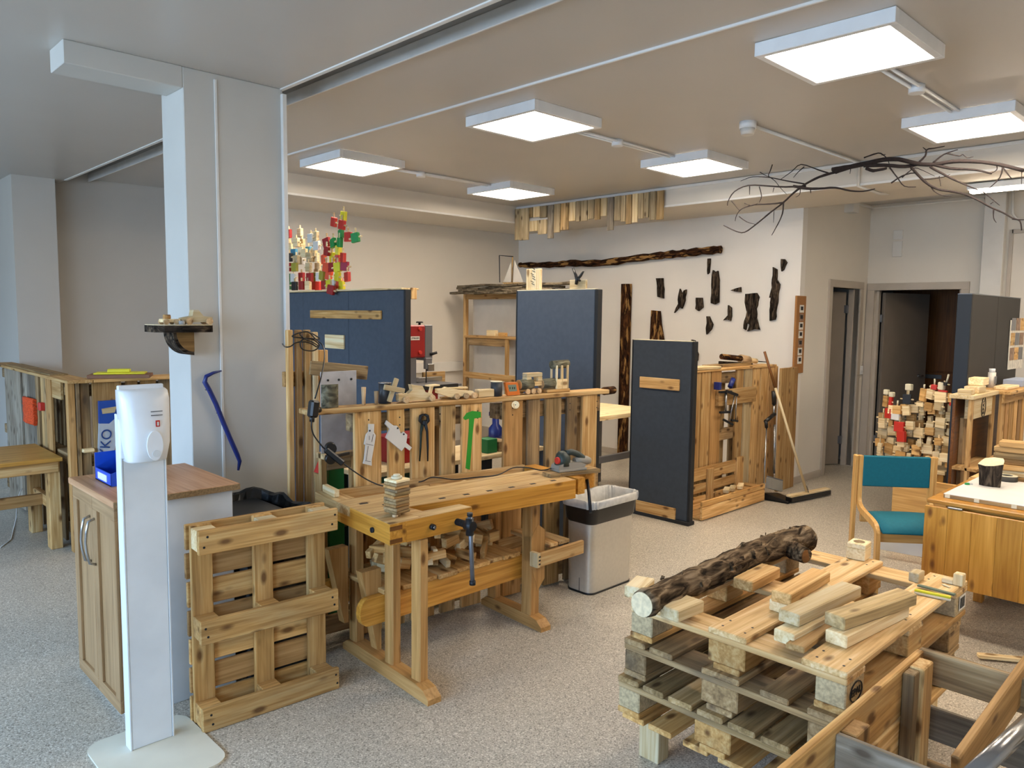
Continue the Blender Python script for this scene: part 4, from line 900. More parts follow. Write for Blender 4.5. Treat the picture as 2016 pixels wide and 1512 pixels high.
for i, (z, e, j) in enumerate(lv):
    o = rr(X0-e, X1+e, Y0-e, Y1+e, .06, 14)
    for k, (x, y) in enumerate(o): w = .003*math.sin(k*1.9+i)*j*2; V.append((x+w, y+w, z+.005*math.sin(k*1.1)*j+(R()-.5)*.004))
n = len(o)
for i in range(len(lv)-1):
    for k in range(n): F.append((i*n+k, i*n+(k+1) % n, (i+1)*n+(k+1) % n, (i+1)*n+k))
F.append(tuple((len(lv)-1)*n+k for k in range(n)))
g.add(V, F).make('bag', clearbag, t, True)

# ------------------------------------------------------------------ blue partitions
def bluepanel(x, y0, y1, z1, mat, parent, z0=.0, name='panel'):
    bx(name, x, x+.045, y0+.002, y1-.002, z0, z1, mat, parent, .004)
t = thing('blue_partition', 'row of three tall blue fabric partition panels carrying the block sculpture', 'partition', (3.32, 5.5, 0))
for y0, y1 in ((4.51, 5.24), (5.24, 5.95), (5.95, 6.62)): bluepanel(3.30, y0, y1, 1.855, panelblue, t)
bx('edge_strip', 3.30, 3.35, 4.49, 4.51, 0, 1.857, paneldark, t); bx('cap_board', 3.27, 3.43, 4.50, 6.62, 1.857, 1.870, pine_pale, t); bx('cap_end', 3.35, 3.40, 4.485, 4.50, 1.79, 1.872, pine, t)
def sign(px0, py0, px1, py1, x, label, mat=pine):
    a = P(px0, (py0+py1)/2, x=x-.008); b = P(px1, (py0+py1)/2, x=x-.008); zt = P((px0+px1)/2, py0, x=x).z; zb = P((px0+px1)/2, py1, x=x).z
    o = plank('sign_board', Vector((x-.009, a.y, (zt+zb)/2)), Vector((x-.009, b.y, (zt+zb)/2)), zt-zb, .016, mat, None); return tag(o, label, 'sign')
sign(612, 611, 751, 627.5, 3.30, 'long narrow pine board fixed across two tall blue panels', pallet_new)
sign(641, 659, 678, 686, 3.30, 'small square pale board on the tall blue panels above the fence', pine_pale)
t = thing('blue_partition', 'single tall blue fabric panel with a clamp and upright board on its top', 'partition', (3.97, 3.63, 0))
bluepanel(3.95, 3.275, 4.01, 1.858, panelblue, t); bx('edge_strip', 3.95, 4.0, 3.25, 3.275, 0, 1.86, paneldark, t); bx('edge_strip', 3.95, 4.0, 4.01, 4.02, 0, 1.86, paneldark, t); bx('cap_strip', 3.95, 3.996, 3.28, 4.01, 1.858, 1.866, pale_paint, t)
a, b = P(1035, 568, x=3.96), P(1063, 568, x=3.96); zt = P(1050, 529, x=3.96).z
t = thing('upright_board', 'upright pine board with dark ink lettering on the single blue panel', 'board', (3.97, (a.y+b.y)/2, 1.867)); bx('board', 3.96, 3.985, b.y, a.y, 1.867, zt, pine_pale, t, .006)
for i in range(7):
    z = 1.90+i*.018; yy = (a.y+b.y)/2+.01*math.sin(i*2); plank('ink_mark', (3.959, yy-.018, z), (3.959, yy+.012, z+.012), .004, .001, ink, t, (0, 0, 1), 0)
a = P(1136, 568, x=3.96); b = P(1152, 568, x=3.96); a0 = P(1120, 568, x=3.96)
o = bx('small_board', 3.965, 3.985, b.y, a0.y, 1.867, P(1136, 551, x=3.96).z, pine_pale); tag(o, 'small pale board held by the black clamp on the single blue panel', 'board')
t = thing('spring_clamp', 'black spring clamp gripping the small board on the single blue panel', 'clamp', (3.96, a.y, 1.90))
q1 = lambda x, y: P(x, y, x=3.95)
G().tube([q1(1128, 528), q1(1133, 540), q1(1136, 550), q1(1134, 560)], [.008, .010, .012, .010], 8).make('clamp_arm', blackp, t, True)
G().tube([q1(1149, 533), q1(1143, 543), q1(1138, 549), q1(1142, 553)], [.007, .010, .012, .008], 8).make('clamp_arm', blackp, t, True)
t = thing('slate_partition', 'low narrow slate-blue fabric panel with two wooden boards on it', 'partition', (5.29, 3.65, 0))
bluepanel(5.27, 3.36, 3.94, 1.487, panelblue2, t, .03); bx('edge_strip', 5.27, 5.32, 3.335, 3.36, 0.0, 1.49, paneldark, t); bx('edge_strip', 5.27, 5.32, 3.94, 3.95, 0, 1.49, paneldark, t); bx('foot_strip', 5.25, 5.34, 3.33, 3.96, 0, .03, paneldark, t); bx('cap_strip', 5.27, 5.315, 3.36, 3.94, 1.487, 1.493, pale_paint, t)
sign(1260, 744, 1338, 766, 5.27, 'upper wooden board on the low slate-blue panel'); sign(1252, 992, 1330, 1019, 5.27, 'lower wooden board near the foot of the low slate-blue panel')
for (x, y, r_) in ((700, 586, .008), (678, 588, .006), (648, 645, .012)):
    pass
# ------------------------------------------------------------------ colourful block sculpture
CM = dict(y=yellowp, r=redpaint, d=plain('deep_red_paint', '9c1e1e', .5), g=greenbright, k=plain('dark_green_paint', '0f5a33', .5), w=pine_pale, b=lightblue_c, n=plain('black_paint', '1a1a1c', .5), h=white, o=plain('red_orange_paint', 'e2532f', .5), l=plain('olive_paint', 'a39a35', .5), m=plain('magenta_paint', '9c2340', .5))
t = thing('block_sculpture', 'sculpture of many coloured wooden blocks joined by pegs on the tall blue panels', 'sculpture', (3.36, 5.5, 1.871))
bl = '645,215,y 555,270,r 630,295,r 622,380,g 688,408,r 755,415,g 610,460,g 548,465,g 488,460,d 600,535,y 540,600,y 600,612,r 640,600,r 462,615,o 395,490,h 590,690,y 655,680,m 485,690,o 540,690,d 505,765,o 590,775,y 680,780,r 605,840,o 528,900,d 135,380,d 240,370,w 340,420,h 385,400,w 490,540,d 185,560,b 320,540,b 255,540,w 250,625,h 150,500,w 140,600,n 190,690,l 320,690,w 410,690,w 130,690,d 130,790,k 180,790,h 255,780,d 330,785,d 375,780,l 415,780,h 445,770,l 130,860,k 190,865,n 255,860,d 315,860,w 370,860,r 410,865,r 465,855,d 515,850,y 560,850,h 625,865,y 205,460,w 260,470,w 330,600,w 390,600,w 370,550,w 205,620,w 280,560,w 120,440,w'
rng = random.Random(5)
for i, s_ in enumerate(bl.split()):
    X, Y, c = s_.split(','); px, py = 540+int(X)/4.725, 380+int(Y)/4.725
    front = int(X) > 440; xo = 3.30+(rng.random()*.10 if not front else rng.random()*.04) if Y != '900' else 3.25
    p = P(px, py, x=xo); sz = .074; a = rng.uniform(-.5, .5) if front else rng.uniform(-.2, .2)
    u = Vector((math.sin(a)*.5, math.cos(a), math.sin(rng.uniform(-.25, .25) if front else 0))).normalized()
    th = .03 if X not in ('600', '590') else .05
    if X in ('600',): u = Vector((.85, .5, 0)).normalized()
    o = plank('block', p-u*sz*.5, p+u*sz*.5, sz, .028, CM[c], t, (0, 0, 1), .003)
    up = Vector((0, 0, 1)); g = G().tube([p, p+up*(.065 if not front else .075)], .0075, 6)
    if i % 2 == 0 or front: g.tube([p-u*.065 if i % 3 else p, p+u*.065 if i % 3 != 1 else p], .0075, 6) if True else 0
    g.make('peg', pine_pale, o)
# ------------------------------------------------------------------ bandsaw
t = thing('bandsaw', 'red and grey band saw machine behind the tall blue panels', 'band saw', (4.55, 6.05, 0))
Yb = 5.9; A = P(790, 640, y=Yb); B = P(838, 640, y=Yb); Cc = P(838, 704, y=Yb); D = P(853, 640, y=Yb)
bx('upper_cover', A.x-.1, B.x, Yb, Yb+.12, Cc.z, A.z, redp, t, .012); bx('upper_frame', B.x, D.x, Yb+.01, Yb+.16, Cc.z-.03, A.z, greysteel, t, .004)
bx('back_column', A.x-.12, P(810, 700, y=6.0).x, Yb+.02, Yb+.14, .95, Cc.z+.02, greysteel, t)
k = P(826, 631, y=Yb+.06); cyl('tension_knob', (k.x, Yb+.06, A.z), (k.x, Yb+.06, A.z+.02), .012, blackp, t); cyl('tension_knob', (k.x, Yb+.06, A.z+.02), (k.x, Yb+.06, A.z+.034), .037, blackp, t, r2=.03)
pl0 = P(813, 666, y=Yb-.002); text('lettering', 'HOLZMANN', .026, (pl0.x, Yb-.003, pl0.z), (1, 0, 0), (0, 0, 1), ink, t); bx('name_plate', pl0.x-.08, pl0.x+.08, Yb-.0025, Yb, pl0.z-.018, pl0.z+.018, white, t, 0)
for py in (648, 694): c = P(826, py, y=Yb); cyl('cover_knob', (c.x, Yb, c.z), (c.x, Yb-.02, c.z), .018, redpaint, t)
zt = P(860, 752, y=5.9).z; g1, g2 = P(836, 705, y=5.88), P(850, 726, y=5.88)
bx('blade_guard', g1.x, g2.x-.01, 5.86, 5.90, g2.z, g1.z, greysteel, t); bx('guide_block', g1.x+.02, g2.x+.01, 5.85, 5.88, g2.z-.02, g2.z+.05, chrome, t); cyl('guide_knob', (D.x-.03, 5.91, g1.z+.03), (D.x+.03, 5.88, g1.z+.05), .014, blackp, t)
bl_ = P(839, 735, y=5.88); bx('saw_blade', bl_.x-.003, bl_.x+.003, 5.875, 5.885, zt, g2.z, darkmetal, t, 0)
x0 = P(805, 757, y=5.8).x; bx('saw_table', x0, x0+.50, 5.62, 6.02, zt-.02, zt, greysteel, t, .004); bx('table_edge', x0-.01, x0+.44, 5.60, 5.62, zt-.035, zt+.005, darkmetal, t); bx('rip_fence', x0+.02, x0+.55, 5.98, 6.01, zt, zt+.045, chrome, t)
bx('lower_housing', x0-.08, x0+.26, 5.68, 5.98, .62, zt-.03, redp, t, .01); bx('stand', x0-.05, x0+.24, 5.70, 5.96, .0, .62, darkmetal, t, .006)
tag(bx('pale_board', x0+.34, x0+.62, 6.02, 6.045, zt-.02, zt+.09, pine), 'upright pine board behind the band saw table', 'board')
# ------------------------------------------------------------------ shelf with bark top
sx_ = 6.2
def sh(px, py): return P(px, py, x=sx_)
t = thing('frame_shelf', 'timber frame shelf backed by white panels with a bark board roof', 'shelf', (sx_, 6.8, 0))
yl = sh(912, 600).y; yr = sh(1025, 600).y; zt0 = sh(965, 578).z; z2 = sh(960, 663).z; z3 = sh(960, 735).z
bx('post', sx_, sx_+.05, yl-.045, yl, 0, zt0, pine, t); bx('post', sx_, sx_+.05, yr, yr+.045, 0, zt0, pine, t)
y3 = sh(1003, 700).y; bx('post', sx_-.02, sx_+.0, y3, y3+.06, 0, z2, pine, t); y4 = sh(921, 700).y; bx('post', sx_-.02, sx_, y4-.03, y4, 0, z2, pine_grey, t)
bx('beam', sx_, sx_+.04, yr, yl-.05, zt0-.065, zt0, pine, t)
bx('shelf_board', sx_-.03, sx_+.15, yr, yl-.05, z2-.02, z2+.01, pine, t); bx('shelf_front', sx_-.02, sx_+.0, y3+.06, y4-.03, z2-.11, z2-.02, pallet_old, t)
bx('lower_beam', sx_-.03, sx_+.0, yr, yl-.05, z3-.075, z3, pine, t)
bx('back_panel', sx_+.16, sx_+.17, yr, yl-.0, z2, zt0-.03, white, t); bx('back_panel', sx_+.16, sx_+.17, yr, yl, .3, z2-.02, white, t)
yb = sh(903, 575).y; ye = sh(1132, 566).y
zb0 = sh(960, 580).z
for i, (a, b, z, x) in enumerate(((yb, 6.0, 0, -.10), (yb-.1, 5.7, .03, -.04), (yb, ye+.2, .06, .02), (yb-.05, 5.6, .03, .08), (yb-.02, ye, .09, .0))):
    g = G(); n = 9; zc = zb0+.018+z
    for k in range(n):
        p0 = Vector((sx_+x+.01*math.sin(k*2.1+i), a+(b-a)*k/n, zc+.006*math.sin(k*1.7+i))); p1 = Vector((sx_+x+.01*math.sin((k+1)*2.1+i), a+(b-a)*(k+1)/n, zc+.006*math.sin((k+1)*1.7+i))); g.box(p0, p1, .10+.03*math.sin(k*1.3+i), .026, (1, 0, 0))
    g.make('bark_board', darkbark_board, t, ax=(0, 1, 0))
tag(bx('wood_offcut', sx_-.02, sx_+.03, sh(977, 655).y, sh(960, 655).y, z2+.011, z2+.08, pine_pale), 'pale wooden block on the middle board of the frame shelf', 'offcut')
tag(bx('wood_offcut', sx_-.02, sx_+.03, sh(996, 655).y, sh(983, 655).y, z2+.011, z2+.055, pallet_new), 'smaller darker wooden block on the middle board of the frame shelf', 'offcut')
t = thing('toy_sailboat', 'model sailboat with two pale sails standing on the bark-topped shelf', 'toy', (sx_, 6.5, zb0+.12))
q2 = lambda x, y, d=0: P(x, y, x=sx_+d)
G().prism([q2(1006, 515), q2(1006, 555), q2(991, 555)], (.004, 0, 0)).make('sail', sailcloth, t); G().prism([q2(1013, 512), q2(1030, 555), q2(1010, 556)], (.004, 0, 0)).make('sail', sailcloth, t)
cyl('mast', q2(1009, 506, .01), q2(1008, 557, .01), .008, pine_grey, t, 8); g = G().tube([q2(984, 556, .02), q2(983, 503, .02), q2(1010, 505, .02)], .006, 6).make('wire_frame', darkmetal, t)
G().prism([q2(988, 556), q2(1030, 556), q2(1022, 562), q2(996, 562)], (.08, 0, 0)).make('hull', pine_grey, t)
S(bx('trim_21', 4.6, 6.45, 7.44, 7.49, .97, 1.09, white))
# table with steel legs beyond the panel
t = thing('steel_leg_table', 'table with pale wooden top and grey steel frame by the bark wall', 'table', (6.0, 4.5, 0)); tz = .80
bx('table_top', 4.95, 6.1, 4.25, 4.95, tz-.04, tz, pine_pale, t)
for (x, y) in ((5.0, 4.3), (6.0, 4.3), (5.0, 4.88), (6.0, 4.88)): bx('leg', x, x+.045, y, y+.045, 0, tz-.04, greysteel, t)
bx('side_rail', 5.045, 6.0, 4.31, 4.345, .36, .42, greysteel, t); bx('side_rail', 5.045, 6.0, 4.89, 4.92, .36, .42, greysteel, t)
# ------------------------------------------------------------------ bark and logs on the white wall
xw = 7.40
def W_(X, Y, d=0): return P(980+X/3.15, 360+Y/3.15, x=xw-d)
pieces = [([(1300,468),(1314,468),(1316,500),(1308,555),(1298,565),(1297,520)], 'thin dark bark strip at the top of the bark pieces, under the log end'),
([(1330,540),(1345,552),(1362,545),(1368,580),(1367,740),(1345,755),(1320,745),(1325,640),(1325,600)], 'long straight bark piece under the thin top strip'),
([(980,592),(1020,590),(1028,660),(1025,718),(988,708),(985,640)], 'leftmost bark piece, a leaning rectangle'),
([(1128,658),(1140,690),(1150,665),(1165,662),(1158,730),(1140,780),(1125,770),(1090,805),(1115,750),(1115,700)], 'forked bark piece shaped like a tooth, second from the left'),
([(1228,712),(1266,712),(1268,770),(1245,795),(1225,780)], 'small square bark piece left of the long straight one'),
([(1290,828),(1308,828),(1330,880),(1320,910),(1292,940),(1290,900),(1295,870)], 'crescent bark piece, lowest of the pieces on the wall'),
([(1425,758),(1448,775),(1443,855),(1420,845),(1395,852),(1425,820)], 'boot-shaped small bark piece left of the wide one'),
([(1440,668),(1478,652),(1506,645),(1504,678)], 'tiny horizontal bark wedge above the wide piece'),
([(1532,690),(1604,682),(1616,710),(1602,780),(1600,840),(1620,912),(1590,905),(1545,922),(1562,880),(1545,870),(1535,912),(1520,905),(1525,860),(1545,800),(1530,740)], 'widest bark piece with flared split foot'),
([(1705,522),(1730,535),(1728,600),(1745,630),(1718,850),(1682,855),(1690,700),(1680,712),(1697,650)], 'longest curved bark piece near the right end of the white wall'),
([(1755,470),(1775,473),(1790,495),(1770,540),(1755,550)], 'small rightmost bark flake beside the longest piece'),
([(1200,972),(1222,975),(1222,1020),(1240,1060),(1238,1100),(1215,1130),(1200,1130)], 'bark piece half hidden behind the low slate-blue panel')]
for o, l in pieces:
    pts = []
    for i in range(len(o)):
        a, b = o[i], o[(i+1) % len(o)]; n = max(1, int(math.hypot(a[0]-b[0], a[1]-b[1])/22))
        for k in range(n): pts.append((a[0]+(b[0]-a[0])*k/n+(rng.random()-.5)*5, a[1]+(b[1]-a[1])*k/n+(rng.random()-.5)*4))
    tag(G().prism([W_(x, y, .03) for x, y in pts], (.028, 0, 0)).make('bark_piece', bark_grey if False else bark, None, ax=(0, 0, 1)), l, 'bark')
def halflog(name, pts, rs, label, mat, ends=True):
    o = G().tube(pts, rs, 14, jit=.18).make(name, mat, None, True, ax=Vector(pts[-1])-Vector(pts[0])); return tag(o, label, 'log')
hl = [W_(x, y, .06) for x, y in ((135,508),(170,510),(285,508),(380,505),(450,498),(560,500),(690,492),(850,468),(980,455),(1060,444),(1130,440),(1200,432),(1300,420),(1382,412))]
halflog('wall_log', smooth(hl, 3), [.03+.011*math.sin(min(1, i/20)*PI*.6)+.006*math.sin(i*2.1) for i in range(len(smooth(hl, 3)))], 'long dark log mounted slanting across the top of the white wall', bark_red)
t = thing('bark_slab', 'tall narrow slab with peeling bark standing against the white wall', 'slab', (7.36, 5.65, 0))
a = P(1221, 700, x=7.36).y; b = P(1238, 700, x=7.36).y; zt = P(1230, 559, x=7.36).z
G().prism([(7.385, a, 0.0), (7.385, b, 0.0), (7.33, b+.012, 0.0), (7.315, (a+b)/2, 0.0), (7.33, a-.012, 0.0)], (0, 0, zt)).make('slab', bark_red, t, ax=(0, 0, 1))
t = thing('tapered_slab', 'short tapered bark slab rising above the low slate-blue panel', 'slab', W_(975, 970, .05))
G().prism([W_(950, 790, .05), W_(998, 795, .05), W_(1004, 870, .05), W_(1020, 972, .05), W_(1030, 1200, .05), W_(935, 1200, .05), W_(942, 960, .05)], (.045, 0, 0)).make('slab', bark_red, t, ax=(0, 0, 1))
t = thing('pinboard', 'narrow cork pinboard with white photo strips at the end of the white wall', 'board', (7.47, 3.49, 1.1))
a, b = P(1569, 582, y=3.48), P(1583, 582, y=3.48); z0 = P(1567, 735, y=3.48).z
bx('cork', a.x, a.x+.20, 3.475, 3.498, z0, a.z, cardb, t)
zz = a.z-.09
for k in range(7): h = .075; bx('photo_strip', a.x+.06, a.x+.15, 3.472, 3.475, zz-h, zz, [paper, photo_p, paper][k % 3], t, 0); bx('photo', a.x+.08, a.x+.13, 3.470, 3.472, zz-h*.7, zz-h*.2, ink, t, 0); zz -= h+.01
# ------------------------------------------------------------------ valance
t = thing('board_valance', 'row of uneven old boards hanging from the bulkhead edge', 'valance', (6.48, 5.5, 2.8))
vb = [(108,140,355),(140,195,355),(196,222,215),(222,262,212),(262,308,215),(312,350,345),(351,390,308),(393,443,292),(445,485,236),(487,515,240),(517,560,236),(562,600,224),(602,638,228),(640,680,206),(682,722,294),(725,765,234),(766,795,240),(797,832,255),(835,870,246),(872,905,222),(907,940,215),(942,980,230),(985,1030,228),(200,250,300),(252,308,318)]
for i, (x0, x1, yb_) in enumerate(vb):
    xp = 6.462-.012*(i % 3 == 0); a = P(980+x0/3.15, 400, x=xp).y; b = P(980+x1/3.15, 400, x=xp).y; zb_ = P(980+(x0+x1)/6.3, 360+yb_/3.15, x=xp).z
    zt_ = 2.935 if i < 23 else P(1050, 360+235/3.15, x=xp).z
    m = [valance_wood, valance_wood, pine_grey, pine_pale, valance_wood][i % 5] if i not in (5, 14) else grey_wood
    plank('board', (xp, (a+b)/2, zb_), (xp, (a+b)/2, zt_), abs(a-b)-.004, .018, m, t, (0, 1, 0))
# ------------------------------------------------------------------ hanging branch
t = thing('hanging_branch', 'large bare forked branch hanging below the ceiling at the upper right', 'branch', P(1700, 320, x=6.0))
def BZ(X, Y, d=0): return P(1400+X/3.273, 200+Y/3.273, x=6.0+d)
br = [([(780,438),(860,425),(985,400),(1110,375),(1210,372),(1330,400),(1430,405),(1560,385),(1700,385),(1850,405),(2016,445)], .016, 0),
([(985,412),(1120,410),(1250,418),(1330,405)], .014, .05), ([(800,455),(900,425),(985,408)], .013, 0), ([(1430,405),(1540,430),(1700,440),(1808,465)], .011, .03),
([(800,455),(700,485),(610,530),(530,590),(465,650),(380,715),(290,790),(215,842),(160,835),(80,798)], .009, 0), ([(610,545),(480,550),(380,545),(240,540),(150,580),(110,640),(105,670)], .007, .02),
([(530,545),(620,560),(700,560),(800,555),(900,575),(980,578),(1055,562)], .010, -.05), ([(600,530),(480,510),(380,490),(270,485),(190,512)], .005, .04), ([(770,465),(690,440),(580,405),(520,450),(450,500)], .005, 0), ([(600,420),(560,455),(530,490)], .004, 0),
([(470,650),(380,660),(280,665),(200,690),(165,730),(155,770)], .006, .02), ([(465,650),(460,720),(430,790),(390,862)], .006, 0), ([(180,740),(230,775),(290,792)], .004, 0), ([(395,405),(380,450),(370,480),(410,510),(450,560),(490,600)], .004, 0), ([(315,455),(360,480),(410,495)], .003, 0),
([(1290,425),(1350,490),(1410,540),(1480,570),(1560,580),(1640,600),(1720,635),(1800,680),(1880,715),(1940,750),(1990,770),(2000,830)], .009, 0), ([(1410,420),(1500,470),(1600,520),(1720,570)], .008, .03), ([(1410,540),(1440,580),(1490,605),(1550,612)], .004, 0), ([(1940,755),(1980,760),(2016,760)], .005, 0),
([(1150,425),(1200,490),(1245,545),(1320,550)], .005, 0), ([(1160,525),(1230,480),(1310,460),(1370,500),(1480,490),(1540,470)], .005, .02), ([(1230,490),(1290,440),(1330,430),(1440,480)], .004, 0), ([(1330,400),(1380,350),(1390,310),(1440,300),(1505,288)], .007, 0), ([(1430,395),(1500,340),(1590,310)], .006, .02), ([(1520,335),(1600,350),(1620,340),(1650,362),(1690,355)], .004, 0), ([(1390,315),(1365,295)], .004, 0),
([(985,362),(1075,332),(1110,345),(1135,370),(1150,410)], .005, 0), ([(1100,345),(1125,340)], .003, 0), ([(1880,415),(1860,490),(1790,560)], .005, 0), ([(1870,415),(1935,495)], .005, 0), ([(1840,410),(1840,440),(1800,465)], .004, 0), ([(2000,445),(2000,540)], .003, 0), ([(1820,690),(1820,750),(1838,780)], .004, 0), ([(1800,660),(1820,645)], .003, 0),
([(310,548),(325,610),(310,650)], .004, 0), ([(248,545),(248,600)], .004, 0), ([(405,555),(398,585)], .003, 0), ([(640,565),(643,590)], .004, 0), ([(405,700),(402,780)], .003, 0), ([(575,560),(570,600),(545,615)], .003, 0), ([(900,430),(895,465)], .003, 0), ([(130,640),(180,700)], .003, 0), ([(215,655),(260,670),(300,655)], .003, 0), ([(1750,580),(1800,620),(1860,670)], .004, .04), ([(1470,480),(1480,545)], .003, 0), ([(1000,430),(1045,445),(1130,430)], .012, -.03)]
for k, (pts, r_, d) in enumerate(br):
    P3 = smooth([BZ(x, y, d*(i/len(pts))) for i, (x, y) in enumerate(pts)], 3); n = len(P3)
    rs = [r_*(1.15-.75*i/n) if r_ < .012 else r_*(1.1-.35*i/n) for i in range(n)]
    G().tube(P3, rs, 7, jit=.25).make('bough' if r_ > .008 else 'twig', plain('branch_bark', '241a18', .9, 0, .3, 60) if k == 0 else bpy.data.materials['branch_bark'], t, True)

# ------------------------------------------------------------------ right pallet fence with tools
t = thing('pallet_fence', 'tall pallet fence behind the low slate-blue panel, hung with clamps', 'fence', (6.2, 3.6, 0))
Yf = 3.58; top = 1.21
def fx(px, py=850): return P(px, py, y=Yf).x
for (p0, p1, m) in ((1362, 1377, pine), (1379, 1396, pine), (1398, 1417, redwood), (1447, 1460, pine), (1463, 1477, pine_pale), (1479, 1492, pine), (1494, 1508, pine), (1510, 1527, pine)):
    bx('plank', fx(p0), fx(p1), Yf, Yf+.022, .06, top, m, t)
for z in (.15, .62, 1.14): bx('rail', 5.65, 7.12, Yf+.022, Yf+.044, z-.05, z+.05, pallet_old, t)
for x in (5.75, 5.95, 6.12, 6.3, 6.5, 6.7, 6.85): bx('back_plank', x-.05, x+.05, Yf+.10, Yf+.12, .05, 1.17, pine_grey, t)
for x in (5.7, 6.35, 7.0):
    for z in (.15, .62, 1.14): bx('block', x-.05, x+.05, Yf+.044, Yf+.10, z-.045, z+.045, pine_grey, t)
zt = P(1450, 722, y=Yf).z
bx('cap_board', 5.55, 7.1, Yf-.02, Yf+.14, top, top+.022, pine, t); bx('cap_board', 5.5, 6.05, Yf-.03, Yf+.12, top+.022, top+.045, pine_pale, t)
bx('hook_board', fx(1408, 780), fx(1482, 765), Yf-.04, Yf-.001, P(1440, 795, y=Yf).z, P(1440, 765, y=Yf).z, pine, t)
o = bx('wide_board', P(1531, 800, y=3.47).x, P(1556, 800, y=3.47).x, 3.44, 3.468, .0, P(1545, 724, y=3.47).z, pine, t); bx('wide_board', P(1556, 800, y=3.47).x, P(1563, 800, y=3.47).x, 3.44, 3.49, .0, P(1545, 724, y=3.47).z, redwood, t)
# log and tool on top
p = P(1455, 705, y=3.66)
tag(bx('plank_offcut', 6.0, 6.75, 3.64, 3.72, top+.0225, top+.05, pine_grey), 'grey lath lying on top of the right pallet fence', 'offcut')
t = thing('old_plane', 'old wooden tool with a dark round handle on top of the right pallet fence', 'tool', (6.4, 3.66, top+.05))
cyl('handle', P(1421, 702, y=3.68), P(1460, 706, y=3.68), .026, bark_red, t); cyl('barrel', P(1458, 706, y=3.68), P(1473, 709, y=3.68), .04, turned, t); cyl('barrel', P(1473, 709, y=3.68), P(1488, 711, y=3.68), .026, pine_pale, t); cyl('rod', P(1488, 711, y=3.68), P(1512, 713, y=3.68), .005, darkmetal, t); plank('body', P(1416, 714, y=3.68), P(1480, 717, y=3.68), .03, .02, bark, t)
# box at the foot
t = thing('pallet_box', 'low open box of pallet wood on the floor against the right fence', 'box', (5.9, 3.5, 0))
bx('front_board', 5.46, 6.52, 3.335, 3.357, .01, .115, pine, t); bx('front_board', 5.46, 6.52, 3.335, 3.357, .12, .165, pallet_new, t); bx('bottom_board', 5.47, 6.5, 3.36, 3.55, .0, .02, pine, t)
zz = P(1466, 916, y=3.54).z
for (z0, z1) in ((.02, .13), (.16, .24), (.27, .38)): bx('back_board', 5.45, 6.35, 3.545, 3.565, z0, z1, pine, t)
bx('end_board', 6.35, 6.47, 3.53, 3.56, .0, .40, pine, t); bx('divider', 5.85, 5.95, 3.525, 3.545, .02, .36, pine, t); bx('end_block', 6.40, 6.50, 3.36, 3.53, .02, .15, pallet_new, t)
for k, (x, l) in enumerate(((5.75, 'round wooden offcut in the left part of the low pallet box'), (6.02, 'pale offcut in the middle of the low pallet box'), (6.12, 'flat offcut beside the middle one in the low pallet box'), (6.26, 'offcut at the right end of the low pallet box'))):
    tag(plank('offcut', (x-.05, 3.42, .16-.1*(k == 0)), (x+.05, 3.46, .17-.1*(k == 0)), .05, .03, pine_pale, None, (0, 1, 0)), l, 'offcut')
bx('filling', 5.97, 6.38, 3.37, 3.53, .02, .14, pallet_new, t)
# clamps
def clamp(n, pts, label, parent=None):
    pass
t = thing('bar_clamp', 'blue-handled bar clamp hanging on the right of the hook board', 'clamp', P(1440, 760, y=3.5))
yq = 3.50
c = lambda x, y, yy=yq: P(x, y, y=yy)
cyl('blue_handle', c(1437, 762), c(1444, 746), .022, bluetool, t); cyl('bar', c(1447, 775), c(1436, 828), .007, chrome, t); plank('jaw', c(1430, 770), c(1452, 778), .025, .02, darkmetal, t); plank('jaw', c(1424, 826), c(1443, 836), .018, .02, darkmetal, t); cyl('screw_rod', c(1450, 778), c(1448, 830), .005, chrome, t); plank('pad', c(1440, 827), c(1452, 829), .02, .02, darkmetal, t)
t = thing('bar_clamp', 'smaller clamp with dark blue head hanging at the left of the hook board', 'clamp', c(1428, 790))
cyl('bar', c(1429, 773, 3.52), c(1429, 812, 3.52), .012, chrome, t); plank('jaw', c(1416, 772, 3.52), c(1440, 771, 3.52), .02, .02, darkmetal, t); plank('jaw', c(1417, 812, 3.52), c(1438, 811, 3.52), .02, .02, darkmetal, t); bx('blue_head', c(1417, 755).x, c(1421, 755).x, 3.5, 3.56, c(1417, 768).z, c(1417, 753).z, bluetool, t)
t = thing('grip_clamp', 'black bar clamp hung on the right end of the fence beside the broom', 'clamp', c(1522, 790, 3.42))
cyl('grip', c(1523, 770, 3.42), c(1524, 796, 3.42), .020, blackp, t); cyl('bar', c(1524, 796, 3.42), c(1523, 820, 3.42), .01, chrome, t); cyl('jaw', c(1525, 815, 3.42), c(1507, 830, 3.42), .018, blackp, t); cyl('jaw_head', c(1508, 828, 3.42), c(1509, 842, 3.42), .016, blackp, t)
t = thing('dustpan', 'black long-handled dustpan standing at the right end of the fence', 'dustpan', (6.65, 3.3, 0))
cyl('handle', P(1509, 842, y=3.42), P(1503, 975, y=3.36), .007, chrome, t)
a, b, cc, d = P(1492, 976, z=.0), P(1513, 988, z=.0), P(1552, 994, z=.0), P(1548, 984, z=.0)
G().prism([P(1493, 972, z=.005), P(1507, 984, z=.005), P(1552, 992, z=.005), P(1560, 984, z=.005), P(1530, 972, z=.005)], (0, 0, .012)).make('pan', blackp, t)
G().prism([P(1493, 972, z=.005), P(1507, 984, z=.005), P(1507, 984, z=.005)+Vector((0, .0, .06)), P(1493, 972, z=.005)+Vector((0, 0, .06))], (.01, .01, 0)).make('pan_wall', blackp, t); G().prism([P(1507, 984, z=.005), P(1552, 992, z=.005), P(1552, 992, z=.005)+Vector((0, 0, .02)), P(1507, 984, z=.005)+Vector((0, .0, .06))], (0, .01, 0)).make('pan_wall', blackp, t)
